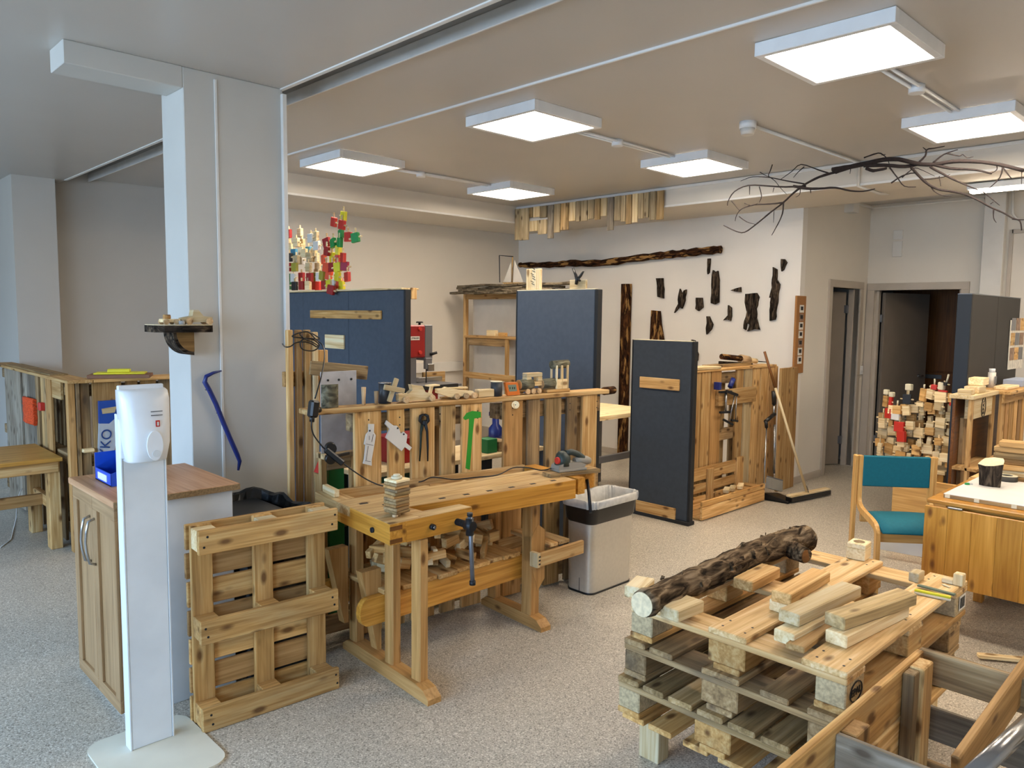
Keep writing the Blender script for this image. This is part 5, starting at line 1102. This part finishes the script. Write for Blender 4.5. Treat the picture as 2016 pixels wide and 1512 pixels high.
t = thing('floor_scraper', 'grey metal floor scraper with a long thin handle against the wide board', 'scraper', P(1535, 935, z=.0))
cyl('handle', P(1525, 836, y=3.40), P(1524, 932, y=3.38), .010, chrome, t); plank('scraper_blade', P(1511, 938, y=3.37), P(1540, 946, y=3.34), .014, .02, greysteel, t); g = G()
for k in range(14): a = P(1512+k*2, 940+k*.55, y=3.36-.002*k); g.box(a, a-Vector((0, 0, .10)), .018, .03, (1, 0, 0))
g.make('bristles', plain('grey_bristles', '9a968c', .9), t)
t = thing('broom', 'wide broom leaning with its long wooden handle on the right fence', 'broom', P(1590, 985, z=0))
h0, h1 = P(1505, 692, y=3.45), P(1588, 968, z=.09); hm = h0+(h1-h0)*.26
G().tube([h0, hm], .012, 10).make('handle_grip', brownwood, t, True, ax=h1-h0); G().tube([hm, h1], .012, 10).make('handle', pine_pale, t, True, ax=h1-h0)
cyl('socket', P(1586, 957, z=.13), P(1590, 970, z=.07), .014, chrome, t)
a, b = P(1553, 977, z=.065), P(1630, 962, z=.065); plank('broom_head', a, b, .06, .022, pine_pale, t, (0, 1, 0), .005); plank('bristles', a-Vector((0, 0, .03)), b-Vector((0, 0, .03)), .07, .042, blackp, t, (0, 1, 0)); 
# ------------------------------------------------------------------ chair
t = thing('chair', 'bentwood chair with teal padded back and seat facing the pallet stack', 'chair', (5.2, 1.75, 0))
ca, cb = Vector((5.06, 1.975, 0)), Vector((5.38, 1.578, 0)); cu = (cb-ca).normalized(); cf = Vector((-.78, -.62, 0)); cf = (cf-cu*cf.dot(cu)).normalized()
def CP(u, f, z): return ca+cu*u+cf*f+Vector((0, 0, z))
Wc = .51
for u in (.0, Wc-.0):
    s_ = 1 if u == 0 else -1
    plank('back_leg', CP(u+s_*.012, -.02, 0), CP(u+s_*.012, .0, .80), .024, .045, birch, t, cu, .004)
    pts = [CP(u+s_*.036, .012, .80), CP(u+s_*.036, .012, .60), CP(u+s_*.036, .02, .50), CP(u+s_*.036, .09, .455), CP(u+s_*.036, .30, .43), CP(u+s_*.036, .37, .40), CP(u+s_*.036, .385, .33), CP(u+s_*.036, .39, .0)]
    g = G(); q_ = smooth(pts, 4)
    V = []; F = []
    for i, p in enumerate(q_):
        d = (q_[min(i+1, len(q_)-1)]-q_[max(i-1, 0)]).normalized(); nn = d.cross(cu).normalized()
        for (a, b) in ((-1, -1), (1, -1), (1, 1), (-1, 1)): V.append(p+cu*.012*a+nn*.02*b)
    for i in range(len(q_)-1):
        for k in range(4): F.append((i*4+k, i*4+(k+1) % 4, (i+1)*4+(k+1) % 4, (i+1)*4+k))
    F += [(0, 1, 2, 3), tuple(len(V)-4+k for k in range(4))]
    g.add(V, F).make('front_leg', birch, t, ax=(0, 0, 1))
plank('backrest', CP(.048, .02, .70), CP(Wc-.048, .02, .70), .20, .03, teal, t, (0, 0, 1), .012)
nx, ny = 8, 6; V = []; F = []
for j in range(ny+1):
    for i in range(nx+1):
        u = .05+(Wc-.10)*i/nx; f = .05+.38*j/ny; V.append(CP(u, f, .455+.012*math.sin(PI*i/nx)*math.sin(PI*j/ny)-.05*(j/ny)**6-.018*abs(2*i/nx-1)**3*0+(-.02 if j == 0 else 0)))
n0 = len(V)
for j in range(ny+1):
    for i in range(nx+1): u = .05+(Wc-.10)*i/nx; f = .05+.38*j/ny; V.append(CP(u, f, .415-.02*(j/ny)**4))
for j in range(ny):
    for i in range(nx):
        a = j*(nx+1)+i; F.append((a, a+1, a+nx+2, a+nx+1)); F.append((n0+a, n0+a+nx+1, n0+a+nx+2, n0+a+1))
for i in range(nx): F.append((i, n0+i, n0+i+1, i+1)); a = ny*(nx+1)+i; F.append((a, a+1, n0+a+1, n0+a))
for j in range(ny): a = j*(nx+1); F.append((a, a+nx+1, n0+a+nx+1, n0+a)); a += nx; F.append((a, n0+a, n0+a+nx+1, a+nx+1))
G().add(V, F).make('seat', teal, t, True)
plank('front_rail', CP(.05, .37, .36), CP(Wc-.05, .37, .36), .06, .022, birch, t); plank('back_rail', CP(.05, .01, .39), CP(Wc-.05, .01, .39), .06, .022, birch, t)
# board, white plank behind the chair
xp = 5.80; tag(bx('plywood_board', xp, xp+.018, P(1755, 1000, x=xp).y-.6, P(1755, 1000, x=xp).y, .0, P(1780, 940, x=xp).z, birch), 'plain brown plywood sheet behind the chair and the drop-leaf table', 'board')
a, b = P(1730, 1067, z=.10), P(1818, 1083, z=.10)
tag(plank('white_plank', a+Vector((0, 0, 0)), a+(b-a)*1.3, .10, .02, white, None), 'white board on edge on the floor behind the chair', 'board')
# ------------------------------------------------------------------ drop-leaf table
t = thing('drop_leaf_table', 'varnished knotty pine drop-leaf table with its front leaf hanging down', 'table', (4.9, .8, 0)); tz = .72
bx('table_top', 4.456, 5.25, .10, 1.345, tz-.022, tz, knotty, t, .004); bx('apron', 4.52, 4.545, .16, 1.27, tz-.10, tz-.022, knotty, t)
for (x, y) in ((4.55, 1.21), (5.12, 1.21), (4.55, .2), (5.12, .2)): bx('leg', x, x+.05, y, y+.05, 0, tz-.022, knotty, t)
for i in range(10): y0 = .10+i*.1245; 
lf_ = bx('drop_leaf', 4.435, 4.453, .10, 1.345, .27, tz-.032, knotty, t, .004)
for i in range(11): y0 = .1+i*.1132; plank('leaf_board', (4.4335, y0+.0566, .272), (4.4335, y0+.0566, tz-.034), .112, .003, knotty, lf_, (0, 1, 0), .001)
for y in (1.2, .82, .3): bx('hinge', 4.43, 4.47, y-.035, y+.035, tz-.030, tz-.022, chrome, t, .001)
t = thing('white_board_sheet', 'white laminated chipboard sheet lying on the drop-leaf table', 'sheet', (4.9, .7, tz))
bx('sheet', 4.545, 5.22, .15, 1.29, tz+.001, tz+.020, pine_grey, t, .001); bx('laminate', 4.545, 5.22, .15, 1.29, tz+.020, tz+.024, white, t, .001)
for y in (1.27, 1.13, .96): bx('edge_tape', 4.5425, 4.545, y-.012, y+.012, tz+.002, tz+.023, pale_paint, t, 0)
TZ = tz+.0245
def on2(px, py, dz=0): return P(px, py, z=TZ+dz)
t = thing('bark_block', 'short dark bark-covered log piece standing on the white sheet', 'log', on2(1950, 958))
c0 = on2(1950, 956); pts = []
V = []; F = []; n = 9
for j, (z, s_) in enumerate(((0, .055), (.09, .06), (.135, .066))):
    for k in range(n):
        a = 2*PI*k/n; r_ = s_*(1+.12*math.sin(k*2.4)); V.append(c0+Vector((r_*math.cos(a)*.8, r_*math.sin(a), z+(.02*math.sin(a+2) if j == 2 else 0))))
for i in range(2):
    for k in range(n): F.append((i*n+k, i*n+(k+1) % n, (i+1)*n+(k+1) % n, (i+1)*n+k))
F += [tuple(range(n))[::-1], tuple(2*n+k for k in range(n))]
G().add(V, F).make('log', bark, t, ax=(0, 0, 1))
G().prism([v+Vector((0, 0, .001)) for v in V[2*n:]], (0, 0, .003)).make('cut_face', cutwood, t)
t = thing('tape_roll', 'black adhesive tape roll lying on the white sheet behind the bark block', 'tape', on2(1985, 945)); c0 = on2(1982, 946)
loft([([(c0.x+.055*math.cos(2*PI*k/28), c0.y+.055*math.sin(2*PI*k/28)) for k in range(28)], TZ), ([(c0.x+.055*math.cos(2*PI*k/28), c0.y+.055*math.sin(2*PI*k/28)) for k in range(28)], TZ+.03), ([(c0.x+.03*math.cos(2*PI*k/28), c0.y+.03*math.sin(2*PI*k/28)) for k in range(28)], TZ+.03), ([(c0.x+.03*math.cos(2*PI*k/28), c0.y+.03*math.sin(2*PI*k/28)) for k in range(28)], TZ)], False).make('roll', plain('tape_black', '3a3731', .5), t, True)
loft([([(c0.x+r_*math.cos(2*PI*k/28), c0.y+r_*math.sin(2*PI*k/28)) for k in range(28)], TZ+z_) for r_, z_ in ((.0545, .0301), (.0545, .032), (.031, .032), (.031, .0301))], False).make('roll_face', pale_paint, t, True)
t = thing('pencil_sharpener', 'tiny green and clear sharpener on the white sheet', 'sharpener', on2(1903, 953)); c0 = on2(1900, 954); c1 = on2(1908, 954); plank('green_part', c0, c1, .02, .016, greenbright, t, (0, 0, 1)); plank('clear_part', c1, c1+(c1-c0)*.8, .018, .015, clearbag, t, (0, 0, 1))
# wood pile behind on the table
pile = [(1950, 920, 'lowest board of the wood pile at the right edge, on the table'), (1952, 905, 'second board up in the wood pile at the right edge'), (1948, 893, 'third board up in the wood pile at the right edge'), (1946, 882, 'fourth board up in the wood pile, jutting furthest left'), (1958, 870, 'thick grey board in the upper half of the wood pile'), (1960, 858, 'second board from the top of the wood pile'), (1967, 847, 'topmost board of the wood pile at the right edge')]
for k, (px, py, l) in enumerate(pile):
    zc = tz+.019+.0352*k; yl_ = 1.37-.004*k; px = px; a = P(px, py, x=5.10+.02*(k % 3)); 
    tag(plank('stacked_board', (5.30+.01*(k % 2), min(a.y*1.03, 1.30), zc), (5.36+.02*math.sin(k), .55, zc), .10-.01*(k % 2), .034, [pine, pine_pale, pine, redwood, pine_grey, pine, pine][k], None, (1, 0, 0), .005), l, 'board')
tag(bx('side_table', 5.255, 5.55, .3, 1.36, tz-.03, tz, pine), 'narrow pine table board under the wood pile, behind the drop-leaf table', 'table')
tag(bx('support_block', 5.30, 5.5, .45, 1.25, 0, tz-.0305, pallet_old), 'worn support under the wood pile', 'support')
# ------------------------------------------------------------------ pallet cabinet with stamp
t = thing('pallet_cabinet', 'upright cabinet of pallet wood with a round stamp on its front block', 'cabinet', (6.15, 1.5, 0))
Ye = 1.60
def ex(px, py=800): return P(px, py, y=Ye).x
zt = P(1930, 775, y=Ye).z; x0, x1 = ex(1912), ex(1957)
bx('front_post', x0, x0+.07, Ye, Ye+.02, 0, zt-.03, pine, t); bx('front_post', x1-.05, x1+.03, Ye, Ye+.02, 0, zt-.03, pine, t)
zb = P(1930, 822, y=Ye).z; bx('stamp_block', x0+.07, x1-.05, Ye+.001, Ye+.06, zb, zt-.03, pine_pale, t); bx('back_board', x0, x1+.8, Ye+.10, Ye+.12, .0, zt-.03, brownwood, t); bx('inner_post', x0+.12, x0+.19, Ye+.07, Ye+.1, .0, zb, darkmetal if False else pallet_old, t)
bx('top_board', x0-.02, x1+.03, Ye-.02, Ye+.14, zt-.03, zt, pine_pale, t)
bx('side_face', x1+.03, x1+1.0, Ye-.06, Ye-.04, zt-.10, zt-.03, pine, t); bx('top_board', x1+.03, x1+1.0, Ye-.10, Ye+.14, zt-.03, zt-.004, pine, t)
for i in range(6): bx('plank', x1+.06+i*.13, x1+.165+i*.13, Ye-.035, Ye-.015, 0, zt-.03, [pine, redwood, pallet_new][i % 3], t)
bx('lower_shelf', x0, x1, Ye-.06, Ye+.1, .60, .625, pine, t)
sc_ = Vector(((x0+.07+x1-.05)/2, Ye-.002, (zb+zt-.03)/2)); pts = [sc_+Vector((.052*math.cos(2*PI*k/24), 0, .075*math.sin(2*PI*k/24))) for k in range(25)]
G().tube(pts, .0028, 5, cap=False).make('stamp_ring', ink, t); text('stamp_lettering', 'EPAL', .052, sc_, (0, 0, 1), (-1, 0, 0), ink, t)
for (px, py, w, d, h, l, m) in ((1935, 762, .17, .10, .05, 'lower wide pale wood block on the stamped cabinet', pine_pale), (1916, 770, .08, .09, .04, 'small pale block at the left end of the stamped cabinet top', pine_pale)):
    x = ex(px, py); tag(bx('wood_block', x-w/2, x+w/2, Ye+.0, Ye+d, zt+.001, zt+h, m), l, 'block')
x = ex(1940); tag(plank('wood_block', (x-.09, Ye+.05, zt+.08), (x+.09, Ye+.06, zt+.08), .10, .055, pine_pale, None, (0, 1, 0)), 'upper pale wood block stacked on the wide one', 'block')
tag(bx('yellow_offcut', ex(1968), ex(1990), Ye-.05, Ye+.05, zt-.003, zt+.02, pine_pale), 'thin pale offcut on the pallet cabinet left of the paper box', 'offcut')
tag(bx('paper_box', ex(1996), ex(1996)+.4, Ye-.05, Ye+.09, zt-.003, zt+.05, plain('pale_blue_box', 'aab6cc', .6)), 'pale blue box on the pallet cabinet at the right edge', 'box')
x = ex(1981, 745); t2 = thing('spray_can', 'small white spray can with grey print on the pallet cabinet', 'can', (x, Ye+.06, zt)); cyl('can_body', (x, Ye+.10, zt-.003), (x, Ye+.10, zt+.12), .028, paper, t2); cyl('can_cap', (x, Ye+.10, zt+.12), (x, Ye+.10, zt+.15), .022, whitep, t2); bx('print_band', x-.026, x+.026, Ye+.071, Ye+.0735, zt+.03, zt+.09, greysteel, t2, 0)
# dark panel behind
t = thing('dark_partition', 'tall charcoal partition with a blue edge at the right side', 'partition', (6.9, 1.8, 0)); x0 = P(1914, 600, y=1.76).x-.015
bx('blue_edge', x0, x0+.015, 1.76, 1.86, 0, 1.88, paneledge_blue, t); 
for i in range(2): bx('panel', x0+.02+i*.72, x0+.73+i*.72, 1.76, 1.81, 0, 1.88, panelblack, t, .004)
bx('cap_strip', x0, x0+1.46, 1.76, 1.86, 1.88, 1.888, greysteel, t); 
t = thing('photo_poster', 'sheet of colour photographs pinned on the charcoal partition', 'poster', (7.3, 1.75, 1.4)); a, b = P(1991, 630, y=1.75), P(1985, 728, y=1.75)
bx('sheet', a.x, a.x+.5, 1.752, 1.756, b.z, a.z, paper, t, 0)
for i in range(3):
    for j in range(3): bx('photo', a.x+.03+i*.15, a.x+.16+i*.15, 1.749, 1.752, b.z+.08+j*.13, b.z+.19+j*.13, [photo_p, pine, greysteel][(i+j) % 3], t, 0)
# ------------------------------------------------------------------ wooden block sculpture at the doorway
t = thing('block_sculpture', 'sculpture of plain wooden blocks and pegs with red and black pieces before the doorway', 'sculpture', (6.85, 2.4, .4))
sa, sb = Vector((7.0, 2.85, 0)), Vector((6.75, 2.05, 0))
def SP2(X, Y, d=0): o_ = Vector((d, 0, 0)); return PV(1640+X/3.6, 540+Y/3.6, sa+o_, sb+o_)
sd = (sb-sa).normalized(); rng = random.Random(11)
bs = [(375, 900, 'w', 40, 80), (410, 905, 'r', 22, 75), (395, 985, 'r', 55, 70), (470, 1080, 'r', 70, 70), (485, 1150, 'r', 65, 75), (525, 885, 'n', 55, 70), (640, 855, 'w', 50, 90), (718, 800, 'r', 40, 35), (765, 870, 'w', 80, 75), (848, 875, 'w', 60, 65), (850, 920, 'r', 45, 30), (790, 775, 'n', 50, 22), (780, 828, 'r', 60, 12), (690, 850, 'w', 60, 70), (445, 1010, 'h', 60, 45), (455, 960, 'w', 60, 60), (520, 965, 'w', 50, 70), (620, 920, 'w', 50, 35), (680, 940, 'w', 60, 60), (750, 935, 'w', 70, 60)]
X = 345
rows = [(960, 420, 880), (1020, 345, 880), (1060, 350, 880), (1120, 350, 880), (1185, 330, 880), (1240, 320, 880), (1290, 330, 880), (1330, 600, 880)]
for (Y, xa, xb) in rows:
    X = xa+rng.random()*20
    while X < xb-30: bs.append((X, Y+rng.uniform(-12, 12), 'w', rng.choice((30, 60, 72, 72, 50)), rng.uniform(50, 74))); X += rng.uniform(58, 78)
pl_, sca = pine_pale, 1/3.6/1507
heads = [(380, 835, 32, 34), (418, 852, 30, 32), (540, 800, 42, 42), (770, 792, 36, 48)]
for i, (X, Y, c, w, h) in enumerate(bs):
    d = rng.uniform(-.03, .10) if i > 20 else -.03; p = SP2(X, Y, d); dist = (p-Vector((0, 0, EYE))).dot(FW); k = dist/3.6/1507
    a = rng.uniform(-.35, .35); u = Vector((sd.x*math.cos(a)-sd.y*math.sin(a), sd.x*math.sin(a)+sd.y*math.cos(a), rng.uniform(-.12, .12))).normalized()
    m = {'w': pine_pale if i % 3 else pallet_new, 'r': redpaint, 'n': CM['n'], 'h': white}[c]
    o = plank('block', p-u*w*k/2, p+u*w*k/2, h*k, .03, m, t, (0, 0, 1), .003)
    if i % 2: g = G().tube([p, p+Vector((0, 0, h*k*.95))], .006, 6).tube([p-u*w*k*.8, p+u*w*k*.8], .006, 6).make('peg', pine_pale, o)
for X, Y, w, h in heads:
    p = SP2(X, Y, -.03); k = 7.0/3.6/1507; plank('head', p-sd*w*k/2, p+sd*w*k/2, h*k, .04, pale_paint, t, (0, 0, 1), .006); cyl('neck', p-Vector((0, 0, h*k*1.2)), p, .006, pine_pale, t, 8)
for (X0_, Y0_, X1_, Y1_) in ((720, 780, 722, 740), (805, 765, 820, 710), (646, 810, 648, 780), (458, 920, 460, 895)): cyl('peg', SP2(X0_, Y0_, -.03), SP2(X1_, Y1_, -.03), .007, pale_paint, t, 8)
zb = SP2(600, 1362).z
t = thing('pedestal', 'low pale stool-like stand carrying the plain wooden block sculpture', 'stand', (6.9, 2.3, 0)); yl = P(1740, 915, x=6.7).y; yr = max(1.9, P(1888, 915, x=6.7).y)
bx('pedestal_board', 6.70, 7.1, yr, yl, zb-.03, zb, pine_pale, t); yg = P(1858, 930, x=6.72).y
bx('support', 6.72, 7.0, yg, yg+.06, 0, zb-.03, knotty, t); bx('support', 6.9, 7.0, yl-.08, yl-.02, 0, zb-.03, knotty, t)
tag(bx('storage_box', 6.80, 7.05, yr+.01, yg-.02, zb-.17, zb-.032, whitep), 'small white box hanging under the pale stand by the charcoal partition', 'box')
# ------------------------------------------------------------------ pallet stack
SX0, SX1, SY0, SY1 = 2.30, 3.505, .885, 1.70
def pallet(z0, label, deck, matd, mats, group, dx=0, dy=0, stamp=None):
    t = thing('euro_pallet', label, 'pallet', (SX0+.6, SY0+.4, z0), 0, group); x0, x1, y0, y1 = SX0+dx, SX1+dx, SY0+dy, SY1+dy
    for y in (y0, (y0+y1)/2-.05, y1-.10): bx('bottom_board', x0, x1, y, y+.10, z0, z0+.022, mats, t)
    for i, x in enumerate((x0, (x0+x1)/2-.07, x1-.14)):
        for j, y in enumerate((y0, (y0+y1)/2-.07, y1-.10)):
            bx('block', x+.002, x+.143, y+.002, y+(.143 if j == 1 else .098), z0+.022, z0+.100, mats if (i+j) % 2 else chip if mats is pallet_new else mats, t, .004)
        bx('stringer_board', x, x+.145, y0, y1, z0+.100, z0+.122, matd, t)
    for (a, b) in deck:
        bx('deck_board', x0-.004, x1+.004, y0+a, y0+b, z0+.122, z0+.144, matd, t, .004)
        if b-a > .12 or z0 > .4:
            for xx in (x0+.04, x0+.10, (x0+x1)/2-.03, (x0+x1)/2+.035, x1-.10, x1-.04):
                for yy in (y0+a+.03, y0+b-.03): cyl('nail_head', (xx, yy+.004*math.sin(xx*50), z0+.1435), (xx, yy+.004*math.sin(xx*50), z0+.1447), .0045, darkmetal, t, 8)
    if stamp:
        a = Vector((x0+.075, y0-.0005, z0+.06)); G().tube([a+Vector((.045*math.cos(2*PI*k/20), 0, .032*math.sin(2*PI*k/20))) for k in range(21)], .0022, 5, cap=False).make('stamp_ring', ink, t); text('stamp_lettering', 'EPAL', .034, a, (1, 0, 0), (0, 0, 1), ink, t)
        a = Vector((x1-.06, y0-.001, z0+.07)); bx('barcode_label', a.x-.04, a.x+.04, a.y-.001, a.y, a.z-.03, a.z+.03, paper, t, 0)
        for k in range(7): bx('barcode_line', a.x-.032+k*.009, a.x-.028+k*.009, a.y-.002, a.y-.001, a.z-.022, a.z+.022, ink, t, 0)
gp = 'pallets stacked under the log'
ZT = .61
pallet(ZT-.144, 'top pallet of the stack, cleaner wood with a round stamp and missing deck boards', [(0, .145), (.335, .48), (.67, .815)], deck_pine, pallet_new, gp, stamp=1)
pallet(ZT-.288, 'middle grey weathered pallet of the stack, with broken deck boards', [(.0, .10), (.16, .26), (.335, .48), (.60, .70), (.72, .815)], pallet_old, pallet_old, gp, -.02, .01)
pallet(ZT-.432, 'bottom pallet of the stack, fully boarded', [(0, .11), (.13, .23), (.25, .35), (.37, .47), (.49, .59), (.61, .70), (.72, .815)], pine_grey, pallet_new, gp, -.04, .02)
t = thing('low_stand', 'low pine stand with square legs under the pallet stack', 'stand', (2.9, 1.3, 0))
for (x, y) in ((SX0+.02, SY1-.13), (SX0+.02, SY0+.06), (SX1-.15, SY1-.13), (SX1-.15, SY0+.06)): bx('leg', x, x+.07, y, y+.09, 0, ZT-.432-.024, pine_pale, t)
zs = ZT-.433
for k, y in enumerate((SY0+.03, SY0+.17, SY0+.31, SY0+.45, SY0+.60, SY0+.72)): bx('top_board', SX0-.03, SX1-.05, y, y+.10, zs-.022, zs, pallet_new, t)
# log on top
rz = ZT+.055
lg = [Vector(P(1264, 1190, z=rz+.003)), Vector(P(1330, 1160, z=rz)), Vector(P(1395, 1132, z=rz+.005)), Vector(P(1450, 1105, z=rz+.01)), Vector(P(1510, 1080, z=rz+.012)), Vector(P(1555, 1066, z=rz+.015)), Vector(P(1588, 1058, z=rz+.02))]
t = thing('birch_log', 'thick bark-covered log with a sawn pale end lying on the top pallet', 'log', lg[0])
L_ = smooth(lg, 5); nL = len(L_); G().tube(L_, [(.047+.012*i/nL)*(1+.07*math.sin(i*1.9)) for i in range(nL)], 20, jit=.14).make('log', bark_log, t, True, ax=L_[-1]-L_[0])
dd = (L_[0]-L_[1]).normalized(); G().tube([L_[0]+dd*.0005, L_[0]+dd*.003], .044, 24).make('sawn_end', cutwood, t, ax=dd)
a = P(1560, 1082, z=rz+.0); G().tube([a, a+Vector((-.03, -.075, -.005))], [.04, .034], 12, jit=.1).make('branch_stub', bark_log, t, True); G().tube([a+Vector((-.03, -.075, -.005)), a+Vector((-.0306, -.078, -.005))], .029, 12).make('stub_end', brownwood, t)
g = G()
rng = random.Random(2)
for k in range(26):
    i = rng.randrange(2, nL-1); a = rng.uniform(0, PI); c_ = L_[i]+Vector((0, math.cos(a)*.05, math.sin(a)*.052)); g.box(c_, c_+Vector((rng.uniform(-.02, .02), math.cos(a)*.012, .006)), .018, .004)
g.make('bark_flakes', bark_log, t)
# timber pieces on the pallets
def beam3(px, zt_, h, mat, label, name='timber'):
    A_, B_, C_ = [P(x, y, z=zt_) for x, y in px]; w = (B_-A_).length; d = C_-B_; mid = (A_+B_)/2; o = plank(name, mid-Vector((0, 0, h/2)), mid+d-Vector((0, 0, h/2)), w, h, mat, None, (B_-A_), .004); return tag(o, label, 'timber')
z1 = ZT
beam3([(1228, 1155), (1268, 1157), (1290, 1136)], z1+.05, .045, pine_pale, 'short pale timber at the left corner of the top pallet behind the log')
beam3([(1298, 1191), (1336, 1203), (1388, 1182)], z1+.045, .044, pine_pale, 'short timber beside the sawn log end on the pallet stack')
beam3([(1443, 1136), (1482, 1146), (1537, 1117)], z1+.045, .044, pine, 'short warm-coloured timber against the middle of the log')
beam3([(1514, 1178), (1551, 1190), (1640, 1152)], z1+.045, .043, pine_pale, 'timber lying under the second timber from the chair side')
beam3([(1520, 1160), (1556, 1172), (1634, 1126)], z1+.090, .043, pine, 'timber on top, nearest the log stub')
beam3([(1522, 1237), (1564, 1249), (1640, 1208)], z1+.045, .043, pine_pale, 'lower timber under the long middle beam')
beam3([(1532, 1198), (1574, 1211), (1697, 1154)], z1+.090, .043, pine_pale, 'long pale middle beam on the top pallet')
beam3([(1547, 1264), (1583, 1276), (1640, 1232)], z1+.024, .022, pine, 'flat warm board between the two pairs of beams')
beam3([(1622, 1240), (1670, 1251), (1793, 1190)], z1+.045, .044, pine_pale, 'long clean beam at the bottom of the right-hand pair')
beam3([(1621, 1204), (1665, 1217), (1808, 1168)], z1+.090, .044, wood('water_marked_pine', '#a58a5c', '#d0b27c', '#e2c997', knots=.9, grey=.5), 'long stained beam lying askew on top of the right-hand pair')
t = thing('holed_block', 'square wooden block with a round hole at the far corner of the top pallet', 'block', P(1690, 1105, z=z1)); c0 = P(1690, 1098, z=z1)+Vector((.0, .0, 0))
a = .09; d = Vector((math.cos(a), math.sin(a), 0)); plank('lower_block', c0-d*.045+Vector((0, 0, .026)), c0+d*.045+Vector((0, 0, .026)), .08, .05, pine_pale, t, (0, 1, 0)); plank('upper_block', c0-d*.045+Vector((0, 0, .063)), c0+d*.045+Vector((0, 0, .063)), .08, .022, pine_pale, t, (0, 1, 0)); cyl('hole', c0+Vector((0, 0, .0738)), c0+Vector((0, 0, .0752)), .024, pallet_old, t, 24)
a = P(1804, 1143, z=z1); tag(bx('small_block', a.x-.035, a.x+.035, a.y-.02, a.y+.02, z1+.001, z1+.04, pine_pale), 'small pale block near the yellow strip on the pallet', 'block')
a = P(1888, 1152, z=z1); t = thing('notched_block', 'small stepped wooden piece at the right corner of the top pallet', 'block', a); bx('step', a.x-.02, a.x+.02, a.y-.018, a.y+.018, z1+.001, z1+.05, pine_pale, t); bx('step', a.x-.02, a.x+.02, a.y+.018, a.y+.06, z1+.001, z1+.02, pine_pale, t)
for (x0_, y0_, x1_, y1_, m, l, zz) in ((1800, 1166, 1872, 1181, pale_paint, 'pale thin strip under the yellow strip', .006), (1801, 1161, 1872, 1176, yellowp, 'thin yellow strip on the top pallet', .014), (1807, 1152, 1880, 1171, greenstrip, 'thin grey-green strip beside the yellow strip', .010)):
    tag(plank('thin_strip', P(x0_, y0_, z=z1+zz), P(x1_, y1_, z=z1+zz), .018, .008, m, None, (1, 0, 0)), l, 'strip')
tag(plank('sawdust_chip', P(1856, 1150, z=z1+.004), P(1870, 1156, z=z1+.004), .012, .003, pale_paint, None, (1, 0, 0)), 'tiny pale wood chip near the stepped piece', 'chip')
# ------------------------------------------------------------------ pallet-wood crate in front
t = thing('open_crate', 'open crate of pallet boards standing against the near side of the pallet stack', 'crate', (2.2, .6, 0)); ct = .612
yc = .778
for k in range(3): bx('side_board', 1.50, 2.64, yc, yc+.022, ct-.155-k*.165, ct-k*.165, [pallet_new, pine, pallet_new][k], t, .004)
bx('corner_post', 2.50, 2.59, yc-.045, yc-.002, .02, ct-.005, pine, t, .004); bx('inner_batten', 1.99, 2.08, yc-.045, yc-.002, .02, ct-.02, redwood, t)
bx('corner_post', 2.445, 2.495, yc-.035, yc-.002, .02, ct-.01, pallet_old, t)
for k in range(3): bx('far_board', 2.66, 2.682, -.25, yc+.02, ct-.115-k*.185, ct-k*.185-.005, [pallet_old, grey_wood, pallet_old][k], t, .004)
bx('far_board', 2.66, 2.682, -.25, yc+.02, .0, .05, pallet_old, t)
bx('near_board', 1.962, 1.984, .0, yc-.0, ct-.125, ct-.02, grey_wood, t, .004); bx('near_board', 1.962, 1.984, .0, yc, ct-.40, ct-.25, pallet_new, t, .004)
bx('opposite_board', 1.96, 2.66, -.05, -.03, ct-.5, ct-.36, pallet_old, t)
tag(plank('leaning_plank', P(1880, 1530, z=.50), P(2060, 1270, z=.62), .12, .022, redwood, None, (0, 0, 1), .004), 'reddish plank leaning across the right corner of the crate', 'plank')
tag(cyl('metal_tube', P(1900, 1540, z=.62), P(2060, 1390, z=.66), .022, chrome), 'grey metal tube in the lower right corner', 'tube')
a, b = P(1925, 1290, z=.02), P(2030, 1300, z=.02); tag(plank('floor_lath', a, b, .035, .02, pine_pale, None, (0, 1, 0)), 'thin pale lath lying on the floor right of the pallet stack', 'lath')
